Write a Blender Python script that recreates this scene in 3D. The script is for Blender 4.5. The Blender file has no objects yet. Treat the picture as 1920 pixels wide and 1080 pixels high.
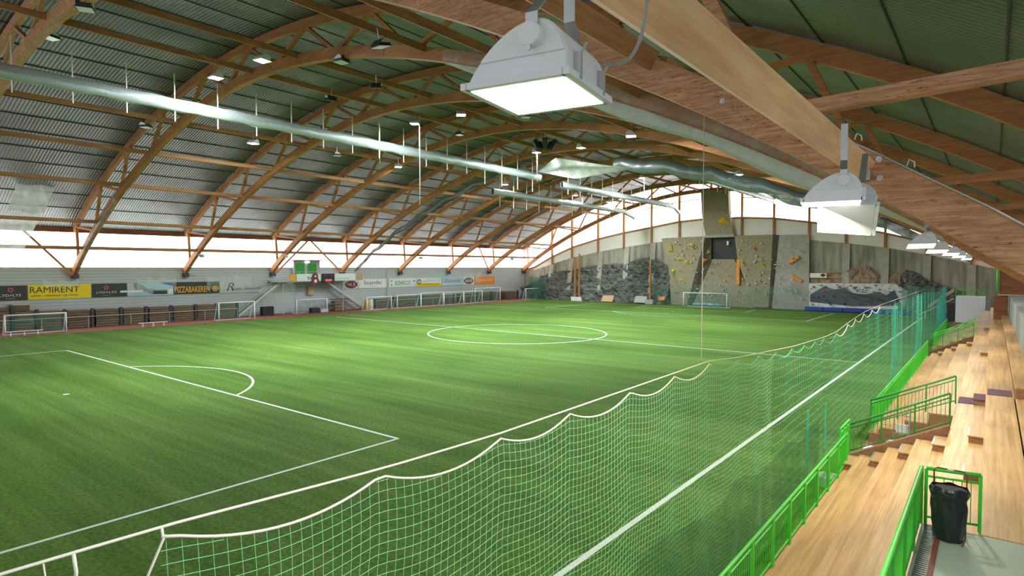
import bpy, math, random
import numpy as np
from mathutils import Vector, Matrix, noise
R = random.Random(7)
S = bpy.context.scene
COL = S.collection

# ------------------------------------------------------------------ camera
CX, CY, CZ, FPX, YAW, PIT, ROL = 7.3485, -49.2798, 6.8024, 1134.077, 0.6711, -0.0347, 0.0013
fw = Vector((-math.sin(YAW)*math.cos(PIT), math.cos(YAW)*math.cos(PIT), math.sin(PIT)))
rt = fw.cross(Vector((0, 0, 1))).normalized(); up = rt.cross(fw)
r2 = rt*math.cos(ROL)+up*math.sin(ROL); u2 = up*math.cos(ROL)-rt*math.sin(ROL)
cam = bpy.data.cameras.new('camera'); cam.sensor_width = 36; cam.lens = 36*FPX/1920
cam.clip_start = 0.05; cam.clip_end = 500
co = bpy.data.objects.new('camera', cam); COL.objects.link(co)
co.matrix_world = Matrix(((r2.x, u2.x, -fw.x, CX), (r2.y, u2.y, -fw.y, CY), (r2.z, u2.z, -fw.z, CZ), (0, 0, 0, 1)))
S.camera = co

def at(px, py, ax, v):
    """point of the place measured off the photograph on the plane axis=v"""
    d = fw*FPX + r2*(px-960) - u2*(py-540)
    C = Vector((CX, CY, CZ)); t = (v-C[ax])/d[ax]
    return C+d*t

# ------------------------------------------------------------------ materials
MATS = {}
def nodes(name):
    m = bpy.data.materials.new(name); m.use_nodes = True
    nt = m.node_tree; b = nt.nodes['Principled BSDF']
    MATS[name] = m
    return m, nt, b
def N(nt, t, **kw):
    n = nt.nodes.new(t)
    for k, v in kw.items(): setattr(n, k, v)
    return n
def plain(name, col, rough=.6, metal=0, noise_amt=.12, scale=3, emit=None, es=1, spec=None, trans=0, alpha=None, bump=0):
    m, nt, b = nodes(name)
    b.inputs['Roughness'].default_value = rough; b.inputs['Metallic'].default_value = metal
    if spec is not None: b.inputs['Specular IOR Level'].default_value = spec
    if noise_amt or bump:
        tc = N(nt, 'ShaderNodeTexCoord'); nz = N(nt, 'ShaderNodeTexNoise'); nz.inputs['Scale'].default_value = scale
        nz.inputs['Detail'].default_value = 5
        nt.links.new(tc.outputs['Object'], nz.inputs['Vector'])
        mx = N(nt, 'ShaderNodeMixRGB'); mx.inputs[1].default_value = tuple(c*(1-noise_amt) for c in col)+(1,)
        mx.inputs[2].default_value = tuple(min(1, c*(1+noise_amt)) for c in col)+(1,)
        nt.links.new(nz.outputs['Fac'], mx.inputs[0]); nt.links.new(mx.outputs[0], b.inputs['Base Color'])
        if bump:
            bp = N(nt, 'ShaderNodeBump'); bp.inputs['Strength'].default_value = bump
            nt.links.new(nz.outputs['Fac'], bp.inputs['Height']); nt.links.new(bp.outputs[0], b.inputs['Normal'])
    else: b.inputs['Base Color'].default_value = tuple(col)+(1,)
    if emit: b.inputs['Emission Color'].default_value = tuple(emit)+(1,); b.inputs['Emission Strength'].default_value = es
    if trans: b.inputs['Transmission Weight'].default_value = trans
    if alpha is not None: b.inputs['Alpha'].default_value = alpha
    return m
def ramp(nt, pos):
    r = N(nt, 'ShaderNodeValToRGB'); e = r.color_ramp.elements
    while len(e) > 1: e.remove(e[-1])
    e[0].position = pos[0][0]; e[0].color = tuple(pos[0][1])+(1,)
    for p, c in pos[1:]:
        q = e.new(p); q.color = tuple(c)+(1,)
    return r
def wood(name, c0, c1, c2, sc=(1, 12, 12), knots=0.0, rough=.65):
    m, nt, b = nodes(name); b.inputs['Roughness'].default_value = rough
    b.inputs['Specular IOR Level'].default_value = .25
    tc = N(nt, 'ShaderNodeTexCoord'); mp = N(nt, 'ShaderNodeMapping'); mp.inputs['Scale'].default_value = sc
    nz = N(nt, 'ShaderNodeTexNoise'); nz.inputs['Scale'].default_value = 1.0; nz.inputs['Detail'].default_value = 8; nz.inputs['Roughness'].default_value = .65
    rp = ramp(nt, [(.3, c0), (.5, c1), (.7, c2)])
    L = nt.links.new
    L(tc.outputs['Object'], mp.inputs[0]); L(mp.outputs[0], nz.inputs['Vector']); L(nz.outputs['Fac'], rp.inputs[0])
    out = rp.outputs[0]
    # large board-to-board variation
    n2 = N(nt, 'ShaderNodeTexNoise'); n2.inputs['Scale'].default_value = .45; n2.inputs['Detail'].default_value = 2
    L(tc.outputs['Object'], n2.inputs['Vector'])
    r2_ = ramp(nt, [(.3, (.82, .82, .82)), (.7, (1.12, 1.1, 1.06))])
    L(n2.outputs['Fac'], r2_.inputs[0])
    mm = N(nt, 'ShaderNodeMixRGB', blend_type='MULTIPLY'); mm.inputs[0].default_value = 1
    L(out, mm.inputs[1]); L(r2_.outputs[0], mm.inputs[2]); out = mm.outputs[0]
    if knots:
        mp2 = N(nt, 'ShaderNodeMapping'); mp2.inputs['Scale'].default_value = (sc[0]*1.6, sc[1]*.5, sc[2]*.5)
        vo = N(nt, 'ShaderNodeTexNoise'); vo.inputs['Scale'].default_value = 1.6; vo.inputs['Detail'].default_value = 6; vo.inputs['Roughness'].default_value = .8
        L(tc.outputs['Object'], mp2.inputs[0]); L(mp2.outputs[0], vo.inputs['Vector'])
        rk = ramp(nt, [(.0, (.25, .16, .12)), (.34, (.3, .2, .15)), (.43, (1, 1, 1))])
        L(vo.outputs['Fac'], rk.inputs[0])
        m2 = N(nt, 'ShaderNodeMixRGB', blend_type='MULTIPLY'); m2.inputs[0].default_value = knots
        L(out, m2.inputs[1]); L(rk.outputs[0], m2.inputs[2]); out = m2.outputs[0]
    L(out, b.inputs['Base Color'])
    return m
plain('steel', (.55, .57, .58), .35, .8)
plain('white_paint', (.8, .82, .82), .4, 0, .04)
plain('lamp_body', (.82, .84, .88), .4, 0, .05, 6)
plain('dark_metal', (.05, .055, .06), .5, .3)
plain('black', (.015, .017, .018), .5)
plain('rubber', (.02, .02, .02), .8)
plain('cord', (.75, .72, .62), .7)
plain('grey_cable', (.35, .35, .35), .5)
plain('lens_on', (1, 1, 1), .3, emit=(.93, .98, 1), es=26, noise_amt=0)
plain('lens_near', (1, 1, 1), .3, emit=(1, 1, .96), es=9, noise_amt=0)
plain('lens_off', (.7, .74, .76), .2, 0)
plain('green_rail', (.06, .62, .04), .35, 0, .06)
plain('green_dark', (.03, .26, .05), .4, 0, .08)
plain('green_door', (.02, .3, .03), .5)
plain('platform_vinyl', (.27, .34, .27), .6, 0, .25, 60)
plain('purple_mat', (.13, .06, .09), .9)
plain('bin_bag', (.012, .02, .022), .25, 0, .2, 8)
plain('track', (.25, .085, .055), .85, 0, .2, 1.5)
plain('base_floor', (.12, .12, .11), .9)
plain('cream_panel', (.9, .87, .76), .6, 0, .06, .6)
plain('red_brown', (.16, .045, .03), .7)
plain('yellow_hold', (.72, .7, .06), .5)
plain('amber_hold', (.9, .5, .02), .5)
plain('orange_hold', (.9, .3, .04), .5)
plain('blue_mat', (.012, .05, .32), .45, 0, .15, 2)
plain('cardboard', (.55, .4, .24), .8)
plain('plywood', (.6, .42, .24), .7)
plain('grey_box', (.4, .42, .41), .7)
plain('screen_red', (.3, .02, .03), .4, emit=(1, .05, .1), es=1.2, noise_amt=0)
plain('glow_sign', (.9, .9, .7), .4, emit=(1, .95, .75), es=3, noise_amt=0)
plain('grey_wall_paint', (.24, .26, .24), .7, 0, .05, .7)
plain('foil', (.36, .43, .41), .4, .5, .25, 6, bump=.8)
for n_, c_ in dict(yellow=(.86, .68, .0), ink=(.012, .012, .015), charcoal=(.03, .035, .035), banner_white=(.74, .8, .8), navy=(.01, .02, .09),
                   gold=(.75, .42, .03), maroon=(.2, .015, .04), blue=(.02, .06, .3), lime=(.09, .5, .06), orange=(.85, .26, .03),
                   magenta=(.5, .03, .2), sky=(.35, .6, .72), red=(.6, .03, .03), grey=(.25, .26, .27), light_grey=(.5, .53, .53), tan=(.5, .36, .2)).items():
    plain('print_'+n_, c_, .5, 0, .03)
wood('glulam', (.36, .15, .055), (.47, .21, .08), (.57, .29, .125), (.9, 14, 10), .35)
wood('glulam_near', (.4, .18, .09), (.62, .32, .17), (.78, .46, .28), (2.2, 22, 26), 1)
wood('purlin_lamplit', (.68, .4, .2), (.8, .5, .27), (.88, .6, .36), (16, .8, 12), .15)  # paler purlin wood, paints in the glow of the floodlights close by
wood('purlin_wood', (.36, .17, .07), (.45, .23, .1), (.54, .3, .15), (12, .8, 12), .3)
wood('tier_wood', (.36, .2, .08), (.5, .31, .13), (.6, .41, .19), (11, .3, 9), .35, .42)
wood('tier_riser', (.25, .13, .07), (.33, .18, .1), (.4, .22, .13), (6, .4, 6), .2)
wood('clad_wood', (.2, .07, .035), (.28, .11, .055), (.36, .15, .08), (.6, .6, 9), .2)
wood('board_stack', (.1, .075, .05), (.17, .13, .085), (.25, .19, .12), (.6, .6, 26), .2)

# turf with brushed streaks across the pitch
m, nt, b = nodes('turf'); L = nt.links.new
b.inputs['Roughness'].default_value = .85; b.inputs['Specular IOR Level'].default_value = .06
tc = N(nt, 'ShaderNodeTexCoord')
def nz_(sc, det, vec_scale, rot=0):
    mp = N(nt, 'ShaderNodeMapping'); mp.inputs['Scale'].default_value = vec_scale; mp.inputs['Rotation'].default_value = (0, 0, rot)
    n = N(nt, 'ShaderNodeTexNoise'); n.inputs['Scale'].default_value = sc; n.inputs['Detail'].default_value = det
    L(tc.outputs['Object'], mp.inputs[0]); L(mp.outputs[0], n.inputs['Vector']); return n.outputs['Fac']
def mul(a, b_, f=1):
    q = N(nt, 'ShaderNodeMixRGB', blend_type='MULTIPLY'); q.inputs[0].default_value = f; L(a, q.inputs[1]); L(b_, q.inputs[2]); return q.outputs[0]
ra = ramp(nt, [(.25, (.056, .135, .017)), (.5, (.086, .18, .028)), (.78, (.13, .235, .05))]); L(nz_(1, 4, (.035, .55, 1), .06), ra.inputs[0])
rb = ramp(nt, [(.3, (.72, .76, .7)), (.7, (1.3, 1.22, 1.3))]); L(nz_(1, 3, (.07, .12, 1)), rb.inputs[0])
rc = ramp(nt, [(.3, (.55, .58, .55)), (.7, (1.5, 1.45, 1.5))]); L(nz_(9, 5, (1, 1, 1)), rc.inputs[0])
rd = ramp(nt, [(.4, (.8, .83, .8)), (.6, (1.2, 1.17, 1.2))]); L(nz_(1, 2, (.12, 2.6, 1), -.1), rd.inputs[0])
L(mul(mul(mul(ra.outputs[0], rb.outputs[0]), rc.outputs[0], .75), rd.outputs[0], .45), b.inputs['Base Color'])
plain('pitch_line', (.72, .8, .72), .7, 0, .15, 8)

# grey corrugated side wall, horizontal ribs
m, nt, b = nodes('wall_sheet'); L = nt.links.new
tc = N(nt, 'ShaderNodeTexCoord'); wv = N(nt, 'ShaderNodeTexWave', wave_type='BANDS', bands_direction='Z'); wv.inputs['Scale'].default_value = .9
L(tc.outputs['Object'], wv.inputs['Vector'])
rp = ramp(nt, [(0, (.36, .39, .4)), (.12, (.46, .5, .51)), (1, (.5, .54, .55))]); L(wv.outputs['Fac'], rp.inputs[0]); L(rp.outputs[0], b.inputs['Base Color'])
bp = N(nt, 'ShaderNodeBump'); bp.inputs['Strength'].default_value = .3; L(wv.outputs['Fac'], bp.inputs['Height']); L(bp.outputs[0], b.inputs['Normal'])
b.inputs['Roughness'].default_value = .5

# ribbed metallic roof sheet
m, nt, b = nodes('roof_sheet'); L = nt.links.new
tc = N(nt, 'ShaderNodeTexCoord'); wv = N(nt, 'ShaderNodeTexWave', wave_type='BANDS', bands_direction='Y'); wv.inputs['Scale'].default_value = 1.25
L(tc.outputs['Object'], wv.inputs['Vector'])
nz = N(nt, 'ShaderNodeTexNoise'); nz.inputs['Scale'].default_value = .25; nz.inputs['Detail'].default_value = 4; L(tc.outputs['Object'], nz.inputs['Vector'])
r1 = ramp(nt, [(.3, (.15, .175, .165)), (.7, (.25, .28, .27))]); L(nz.outputs['Fac'], r1.inputs[0])
r2n = ramp(nt, [(0, (.6, .6, .6)), (.35, (1, 1, 1)), (1, (1.15, 1.15, 1.15))]); L(wv.outputs['Fac'], r2n.inputs[0])
mx = N(nt, 'ShaderNodeMixRGB', blend_type='MULTIPLY'); mx.inputs[0].default_value = 1; L(r1.outputs[0], mx.inputs[1]); L(r2n.outputs[0], mx.inputs[2])
L(mx.outputs[0], b.inputs['Base Color'])
bp = N(nt, 'ShaderNodeBump'); bp.inputs['Strength'].default_value = .5; bp.inputs['Distance'].default_value = .06; L(wv.outputs['Fac'], bp.inputs['Height']); L(bp.outputs[0], b.inputs['Normal'])
b.inputs['Metallic'].default_value = .65; b.inputs['Roughness'].default_value = .42

# translucent daylight panels, lit from outside
def daypane(name, e, tint=(1, .985, .98)):
    m, nt, b = nodes(name); b.inputs['Base Color'].default_value = (.8, .8, .8, 1)
    b.inputs['Emission Color'].default_value = tint+(1,); b.inputs['Emission Strength'].default_value = e
daypane('window_pane', 4.2); daypane('gable_pane', 3.4)

# rock
m, nt, b = nodes('rock'); L = nt.links.new
tc = N(nt, 'ShaderNodeTexCoord'); nz = N(nt, 'ShaderNodeTexNoise'); nz.inputs['Scale'].default_value = 1.5; nz.inputs['Detail'].default_value = 10; nz.inputs['Roughness'].default_value = .72
mp = N(nt, 'ShaderNodeMapping'); mp.inputs['Scale'].default_value = (.7, 1, 1.6); L(tc.outputs['Object'], mp.inputs[0]); L(mp.outputs[0], nz.inputs['Vector'])
rp = ramp(nt, [(.3, (.05, .055, .05)), (.43, (.15, .16, .145)), (.55, (.25, .26, .23)), (.72, (.38, .39, .34))]); L(nz.outputs['Fac'], rp.inputs[0])
L(rp.outputs[0], b.inputs['Base Color']); b.inputs['Roughness'].default_value = .85
bp = N(nt, 'ShaderNodeBump'); bp.inputs['Strength'].default_value = .8; bp.inputs['Distance'].default_value = .4; L(nz.outputs['Fac'], bp.inputs['Height']); L(bp.outputs[0], b.inputs['Normal'])
def speck(name, base, dark, light, sc=2.2):
    m, nt, b = nodes(name); L = nt.links.new
    tc = N(nt, 'ShaderNodeTexCoord'); nz = N(nt, 'ShaderNodeTexNoise'); nz.inputs['Scale'].default_value = sc; nz.inputs['Detail'].default_value = 8; nz.inputs['Roughness'].default_value = .75
    L(tc.outputs['Object'], nz.inputs['Vector'])
    rp = ramp(nt, [(.3, dark), (.5, base), (.68, base), (.76, light)]); L(nz.outputs['Fac'], rp.inputs[0])
    L(rp.outputs[0], b.inputs['Base Color']); b.inputs['Roughness'].default_value = .85
speck('brown_rock', (.42, .31, .2), (.12, .085, .055), (.55, .43, .3), .9)
speck('climb_wall', (.34, .3, .19), (.17, .145, .09), (.7, .66, .5), 2.6)
speck('climb_grey', (.44, .42, .36), (.27, .26, .23), (.6, .58, .5), 1.2)
speck('climb_shade', (.12, .105, .07), (.07, .06, .04), (.25, .23, .17), 2.2)  # climbing wall colour darkened, paints in the shade on its side faces
speck('boulder_white', (.78, .78, .72), (.3, .31, .3), (.75, .75, .72), 2)
speck('boulder_grey', (.13, .15, .16), (.07, .08, .09), (.3, .32, .32), .8)
plain('buttress_concrete', (.46, .45, .37), .85, 0, .3, 1.2)
# stained concrete: vertical streaks
m, nt, b = nodes('concrete'); L = nt.links.new
tc = N(nt, 'ShaderNodeTexCoord'); mp = N(nt, 'ShaderNodeMapping'); mp.inputs['Scale'].default_value = (1.3, 1, .18); nz = N(nt, 'ShaderNodeTexNoise'); nz.inputs['Scale'].default_value = 1; nz.inputs['Detail'].default_value = 7
L(tc.outputs['Object'], mp.inputs[0]); L(mp.outputs[0], nz.inputs['Vector'])
rp = ramp(nt, [(.3, (.19, .18, .13)), (.5, (.38, .36, .27)), (.7, (.52, .49, .38))]); L(nz.outputs['Fac'], rp.inputs[0]); L(rp.outputs[0], b.inputs['Base Color']); b.inputs['Roughness'].default_value = .8

def sheer(name, col, alpha):
    m = bpy.data.materials.new(name); m.use_nodes = True; nt = m.node_tree; nt.nodes.clear(); L = nt.links.new
    o = N(nt, 'ShaderNodeOutputMaterial'); d = N(nt, 'ShaderNodeBsdfDiffuse'); d.inputs[0].default_value = col+(1,)
    tl = N(nt, 'ShaderNodeBsdfTranslucent'); tl.inputs[0].default_value = col+(1,)
    g = N(nt, 'ShaderNodeBsdfGlossy'); g.inputs['Roughness'].default_value = .35
    t = N(nt, 'ShaderNodeBsdfTransparent'); a = N(nt, 'ShaderNodeMixShader'); a.inputs[0].default_value = .4
    b2 = N(nt, 'ShaderNodeMixShader'); b2.inputs[0].default_value = .12; c = N(nt, 'ShaderNodeMixShader')
    nz = N(nt, 'ShaderNodeTexNoise'); nz.inputs['Scale'].default_value = 1.3; nz.inputs['Detail'].default_value = 6
    tc = N(nt, 'ShaderNodeTexCoord'); L(tc.outputs['Object'], nz.inputs['Vector'])
    mr = N(nt, 'ShaderNodeMapRange'); mr.inputs[1].default_value = .3; mr.inputs[2].default_value = .7; mr.inputs[3].default_value = max(0, alpha-.15); mr.inputs[4].default_value = min(1, alpha+.15)
    L(nz.outputs['Fac'], mr.inputs[0]); L(mr.outputs[0], c.inputs[0])
    L(d.outputs[0], a.inputs[1]); L(tl.outputs[0], a.inputs[2]); L(a.outputs[0], b2.inputs[1]); L(g.outputs[0], b2.inputs[2])
    L(t.outputs[0], c.inputs[1]); L(b2.outputs[0], c.inputs[2]); L(c.outputs[0], o.inputs[0]); MATS[name] = m
sheer('wrap_film', (.75, .8, .76), .3); sheer('fold_film', (.68, .78, .7), .8); sheer('white_film', (.7, .76, .7), .72); sheer('grey_curtain', (.16, .22, .2), .88)
sheer('goal_mesh', (.1, .35, .28), .22); sheer('teal_net', (.06, .5, .4), .5); sheer('tv_net', (.45, .6, .5), .2); sheer('skirt_net', (.015, .13, .06), .34); sheer('faint_net', (.08, .42, .32), .22); sheer('dark_green_net', (.03, .2, .15), .6)
plain('net_thread', (.28, .72, .38), .6, noise_amt=0); plain('net_teal', (.08, .5, .33), .6, noise_amt=0)

# ------------------------------------------------------------------ mesh helpers
class MB:
    def __init__(s): s.v = []; s.f = []
    def quadmesh(s, vs, fs):
        n = len(s.v); s.v += [tuple(v) for v in vs]; s.f += [tuple(i+n for i in f) for f in fs]; return s
    def box(s, x0, x1, y0, y1, z0, z1):
        vs = [(x, y, z) for z in (z0, z1) for y in (y0, y1) for x in (x0, x1)]
        return s.quadmesh(vs, [(0, 2, 3, 1), (4, 5, 7, 6), (0, 1, 5, 4), (2, 6, 7, 3), (0, 4, 6, 2), (1, 3, 7, 5)])
    def bar(s, a, b, w, h, upv=(0, 0, 1)):
        a = Vector(a); b = Vector(b); d = (b-a).normalized(); u = Vector(upv)
        sd = d.cross(u)
        if sd.length < 1e-4: sd = d.cross(Vector((1, 0, 0)))
        sd.normalize(); u = sd.cross(d)
        vs = []
        for p in (a, b):
            for q, r_ in ((-1, -1), (1, -1), (1, 1), (-1, 1)): vs.append(p+sd*(q*w/2)+u*(r_*h/2))
        return s.quadmesh(vs, [(0, 3, 2, 1), (4, 5, 6, 7), (0, 1, 5, 4), (1, 2, 6, 5), (2, 3, 7, 6), (3, 0, 4, 7)])
    def tube(s, pts, r, n=8, caps=True):
        pts = [Vector(p) for p in pts]; rs = r if isinstance(r, (list, tuple)) else [r]*len(pts)
        vs = []; fs = []; ref = None
        for i, p in enumerate(pts):
            d = (pts[min(i+1, len(pts)-1)]-pts[max(i-1, 0)])
            if d.length < 1e-9: d = Vector((0, 0, 1))
            d.normalize()
            if ref is None: ref = Vector((0, 0, 1)) if abs(d.z) < .9 else Vector((1, 0, 0))
            a = d.cross(ref).normalized(); b_ = a.cross(d); ref = b_
            for k in range(n):
                t = 2*math.pi*k/n; vs.append(p+(a*math.cos(t)+b_*math.sin(t))*rs[i])
        for i in range(len(pts)-1):
            for k in range(n):
                k2 = (k+1) % n; fs.append((i*n+k, i*n+k2, (i+1)*n+k2, (i+1)*n+k))
        if caps: fs.append(tuple(range(n-1, -1, -1))); fs.append(tuple((len(pts)-1)*n+k for k in range(n)))
        return s.quadmesh(vs, fs)
    def prism(s, poly, off):
        n = len(poly); off = Vector(off); a = [Vector(p) for p in poly]
        vs = a+[p+off for p in a]
        return s.quadmesh(vs, [tuple(range(n-1, -1, -1)), tuple(range(n, 2*n))]+[(i, (i+1) % n, n+(i+1) % n, n+i) for i in range(n)])
    def grid(s, fn, nu, nv):
        vs = [fn(i/nu, j/nv) for j in range(nv+1) for i in range(nu+1)]
        return s.quadmesh(vs, [(j*(nu+1)+i, j*(nu+1)+i+1, (j+1)*(nu+1)+i+1, (j+1)*(nu+1)+i) for j in range(nv) for i in range(nu)])
    def build(s, name, mat, parent=None, smooth=False, bevel=0, loc=None):
        me = bpy.data.meshes.new(name); me.from_pydata([tuple(v) for v in s.v], [], s.f); me.update()
        me.materials.append(MATS[mat])
        if smooth: me.polygons.foreach_set('use_smooth', [True]*len(me.polygons))
        o = bpy.data.objects.new(name, me); COL.objects.link(o)
        if parent is not None: o.parent = parent
        if loc is not None: o.location = loc
        if bevel:
            bm_ = o.modifiers.new('b', 'BEVEL'); bm_.width = bevel; bm_.segments = 2; bm_.limit_method = 'ANGLE'
        return o
def tag(o, label=None, cat=None, group=None, kind=None):
    if label: o['label'] = label
    if cat: o['category'] = cat
    if group: o['group'] = group
    if kind: o['kind'] = kind
    return o
def thing(name, label, cat, loc=(0, 0, 0), group=None, rz=0):
    o = bpy.data.objects.new(name, None); COL.objects.link(o); o.location = loc; o.rotation_euler = (0, 0, rz)
    o.empty_display_size = .3
    return tag(o, label, cat, group)
def part(mb, name, mat, root, **kw):
    """mesh given in world coordinates, parented to an unrotated root: shift to local"""
    l = root.location
    p_ = root
    off = Vector(l)
    while p_.parent: p_ = p_.parent; off += Vector(p_.location)
    mb.v = [(v[0]-off[0], v[1]-off[1], v[2]-off[2]) for v in mb.v]
    return mb.build(name, mat, root, **kw)
def struct(mb, name, mat, **kw): return tag(mb.build(name, mat, **kw), kind='structure')
def copy_tree(o, parent=None):
    c = o.copy(); COL.objects.link(c)
    if parent is not None: c.parent = parent
    for ch in list(o.children): copy_tree(ch, c)
    return c
def text_mesh(txt, h, w=None, depth=.01, shear=0, bold=0):
    cu = bpy.data.curves.new('t', 'FONT'); cu.body = txt; cu.size = 1; cu.extrude = 0; cu.align_x = 'LEFT'; cu.shear = shear; cu.offset = bold; cu.resolution_u = 2
    o = bpy.data.objects.new('t', cu); COL.objects.link(o)
    bpy.context.view_layer.update()
    me = bpy.data.meshes.new_from_object(o.evaluated_get(bpy.context.evaluated_depsgraph_get()))
    bpy.data.objects.remove(o); 
    vs = np.array([v.co[:] for v in me.vertices]); fs = [tuple(p.vertices) for p in me.polygons]
    if len(vs) == 0: return [], []
    mn = vs.min(0); mx = vs.max(0); vs = vs-mn; s = h/(mx[1]-mn[1]); sx = s if w is None else w/(mx[0]-mn[0])
    vs[:, 0] *= sx; vs[:, 1] *= s
    return vs, fs

# ------------------------------------------------------------------ measures of the hall
XC = -31.1; Y0 = -26.65; SP = 11.88; WX = -73.5; EY = 57.0; RX = 8.6
def f(X):
    d = (X+32.153)/40
    return 20.048-15.501*d**2+4.847*d**4-2.817*d**6
def gl(X): return 2.2+2.1*(abs(X-XC)/40)**1.6      # top chord underside above bottom chord underside
def nrm(fn, X):
    s = (fn(X+.05)-fn(X-.05))/.1; l = math.hypot(1, s); return Vector((-s/l, 0, 1/l))
ftop = lambda X: f(X)+gl(X)
TH = .64
froof = lambda X: ftop(X)+.62/max(.35, nrm(ftop, X).z)*.9+.12
XL, XR = -73.1, 8.8
AR = {k: Y0+SP*k for k in range(-2, 8)}

# ------------------------------------------------------------------ ground
tb = MB(); tb.box(-66.5, 3.62, -62, 54.6, -.3, 0); turf = struct(tb, 'floor', 'turf')
LN = MB(); LZ = .006
def line(x0, y0, x1, y1, w=.12):
    d = Vector((x1-x0, y1-y0, 0)).normalized(); nn = Vector((-d.y, d.x, 0))*w/2
    a = Vector((x0, y0, LZ)); b = Vector((x1, y1, LZ)); LN.quadmesh([a-nn, b-nn, b+nn, a+nn], [(0, 1, 2, 3)])
def arc(cx, cy, r, a0, a1, n=72, w=.12):
    vs = []
    for i in range(n+1):
        a = a0+(a1-a0)*i/n; vs += [(cx+(r-w/2)*math.cos(a), cy+(r-w/2)*math.sin(a), LZ), (cx+(r+w/2)*math.cos(a), cy+(r+w/2)*math.sin(a), LZ)]
    LN.quadmesh(vs, [(2*i, 2*i+1, 2*i+3, 2*i+2) for i in range(n)])
PW = 62.2; M_ = -PW/2
line(0, -50, 0, 50, .17); line(-PW, 50, 0, 50); line(-PW, -50, 0, -50); line(-PW, 0, 0, 0, .13)
arc(M_, 0, 9.15, 0, 2*math.pi, 120, .15)
for s_ in (-1, 1):
    g = 50*s_; pb = (50-16.5)*s_; gb = 44.5*s_
    line(M_-20.16, pb, M_+20.16, pb, .14)
    for q in (-1, 1):
        line(M_+q*20.16, g, M_+q*20.16, pb, .14); line(M_+q*9.16, g, M_+q*9.16, gb)
    line(M_-9.16, gb, M_+9.16, gb)
    a = math.acos(5.5/9.15)
    base = math.pi/2 if s_ < 0 else -math.pi/2
    arc(M_, 39*s_, 9.15, base-a, base+a, 40, .14)
for s_ in (-1, 1): LN.quadmesh([(M_+.16*math.cos(i*math.pi/8), 39*s_+.16*math.sin(i*math.pi/8), LZ) for i in range(16)], [tuple(range(16))])
LN.build('pitch_marking', 'pitch_line', turf)
struct(MB().box(WX, -66.5, -62, EY, -.3, .015), 'floor.001', 'track')
struct(MB().box(-66.5, 3.62, 54.6, EY, -.3, .01), 'floor.002', 'track')
struct(MB().box(3.62, 12, -62, EY, -.3, -.0), 'floor.003', 'track')

# ------------------------------------------------------------------ roof skin
rb_ = MB(); NX = 90
xs = [XL-.9+(XR-XL+1.8)*i/NX for i in range(NX+1)]
vs = []
for X in xs: vs += [(X, -62, froof(X)), (X, EY+.5, froof(X))]
rb_.quadmesh(vs, [(2*i, 2*i+1, 2*i+3, 2*i+2) for i in range(NX)])
n0 = len(rb_.v); rb_.quadmesh([(v[0], v[1], v[2]+.3) for v in vs], [(2*i, 2*i+2, 2*i+3, 2*i+1) for i in range(NX)])
roof = struct(rb_, 'ceiling', 'roof_sheet')
# joints of the roof sheets, seen as dark lines along the hall
X = XL+.9; i = 0
jb = MB()
while X < XR:
    n_ = nrm(froof, X); z = froof(X)-.03
    jb.bar((X, -62, z), (X, EY, z), .05, .04, n_)
    X += 2.7*n_.z
jb.build('sheet_joint', 'dark_metal', roof)

# ------------------------------------------------------------------ left wall
lw = MB(); lw.box(WX-.3, WX, -62, EY, 0, 6.65); struct(lw, 'wall_left', 'wall_sheet')
struct(MB().box(WX-.3, WX+.4, -62, EY, 10.6, 11.55), 'trim_1', 'clad_wood')
struct(MB().box(WX-.3, WX+.06, -62, EY, 6.55, 6.72), 'trim_2', 'print_light_grey')
struct(MB().box(WX-.4, WX-.3, -62, EY, 11.3, froof(XL-.9)+.3), 'wall_left.001', 'wall_sheet')
wi = 1
def window(mb, mat, frame, fmat='print_light_grey'):
    global wi
    o = tag(mb.build('window_%d' % wi, mat), kind='structure'); wi += 1
    frame.build('window_frame', fmat, o); return o
edges = [-62]+[AR[k] for k in range(-2, 8)]+[EY]
edges = sorted(e for e in edges if e <= EY)
for a, b_ in zip(edges[:-1], edges[1:]):
    if b_-a < .5: continue
    p_ = MB().box(WX-.12, WX-.08, a, b_, 6.72, 10.62); fr = MB(); y = a+1.1
    while y < b_-.3: fr.box(WX-.09, WX-.05, y-.012, y+.012, 6.72, 10.62); y += 1.1
    fr.box(WX-.09, WX-.05, a, b_, 8.7, 8.73)
    window(p_, 'window_pane', fr)

# ------------------------------------------------------------------ trusses
Bn = [0, 6.8, 13.6, 21, 28.1, 35.4]; Tn = [3.5, 10.1, 17.6, 25.9, 33.3, 41.0]
ordinal = ['', 'nearest', 'second', 'third', 'fourth', 'fifth', 'sixth', 'seventh', 'eighth', 'ninth']
def sweep(fn, x0, x1, th, w, n=72, taper=0):
    mb = MB(); vs = []
    for i in range(n+1):
        X = x0+(x1-x0)*i/n; q = nrm(fn, X); z = fn(X)
        th_ = th-taper*min(1, max(0, (X+30)/35))
        for dy, t in ((-w/2, 0), (w/2, 0), (w/2, th_), (-w/2, th_)): vs.append((X+q.x*t, dy, z+q.z*t))
    fs = []
    for i in range(n):
        for k in range(4): fs.append((i*4+k, i*4+(k+1) % 4, (i+1)*4+(k+1) % 4, (i+1)*4+k))
    fs += [(3, 2, 1, 0), tuple(n*4+k for k in range(4))]
    return mb.quadmesh(vs, fs)
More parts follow.
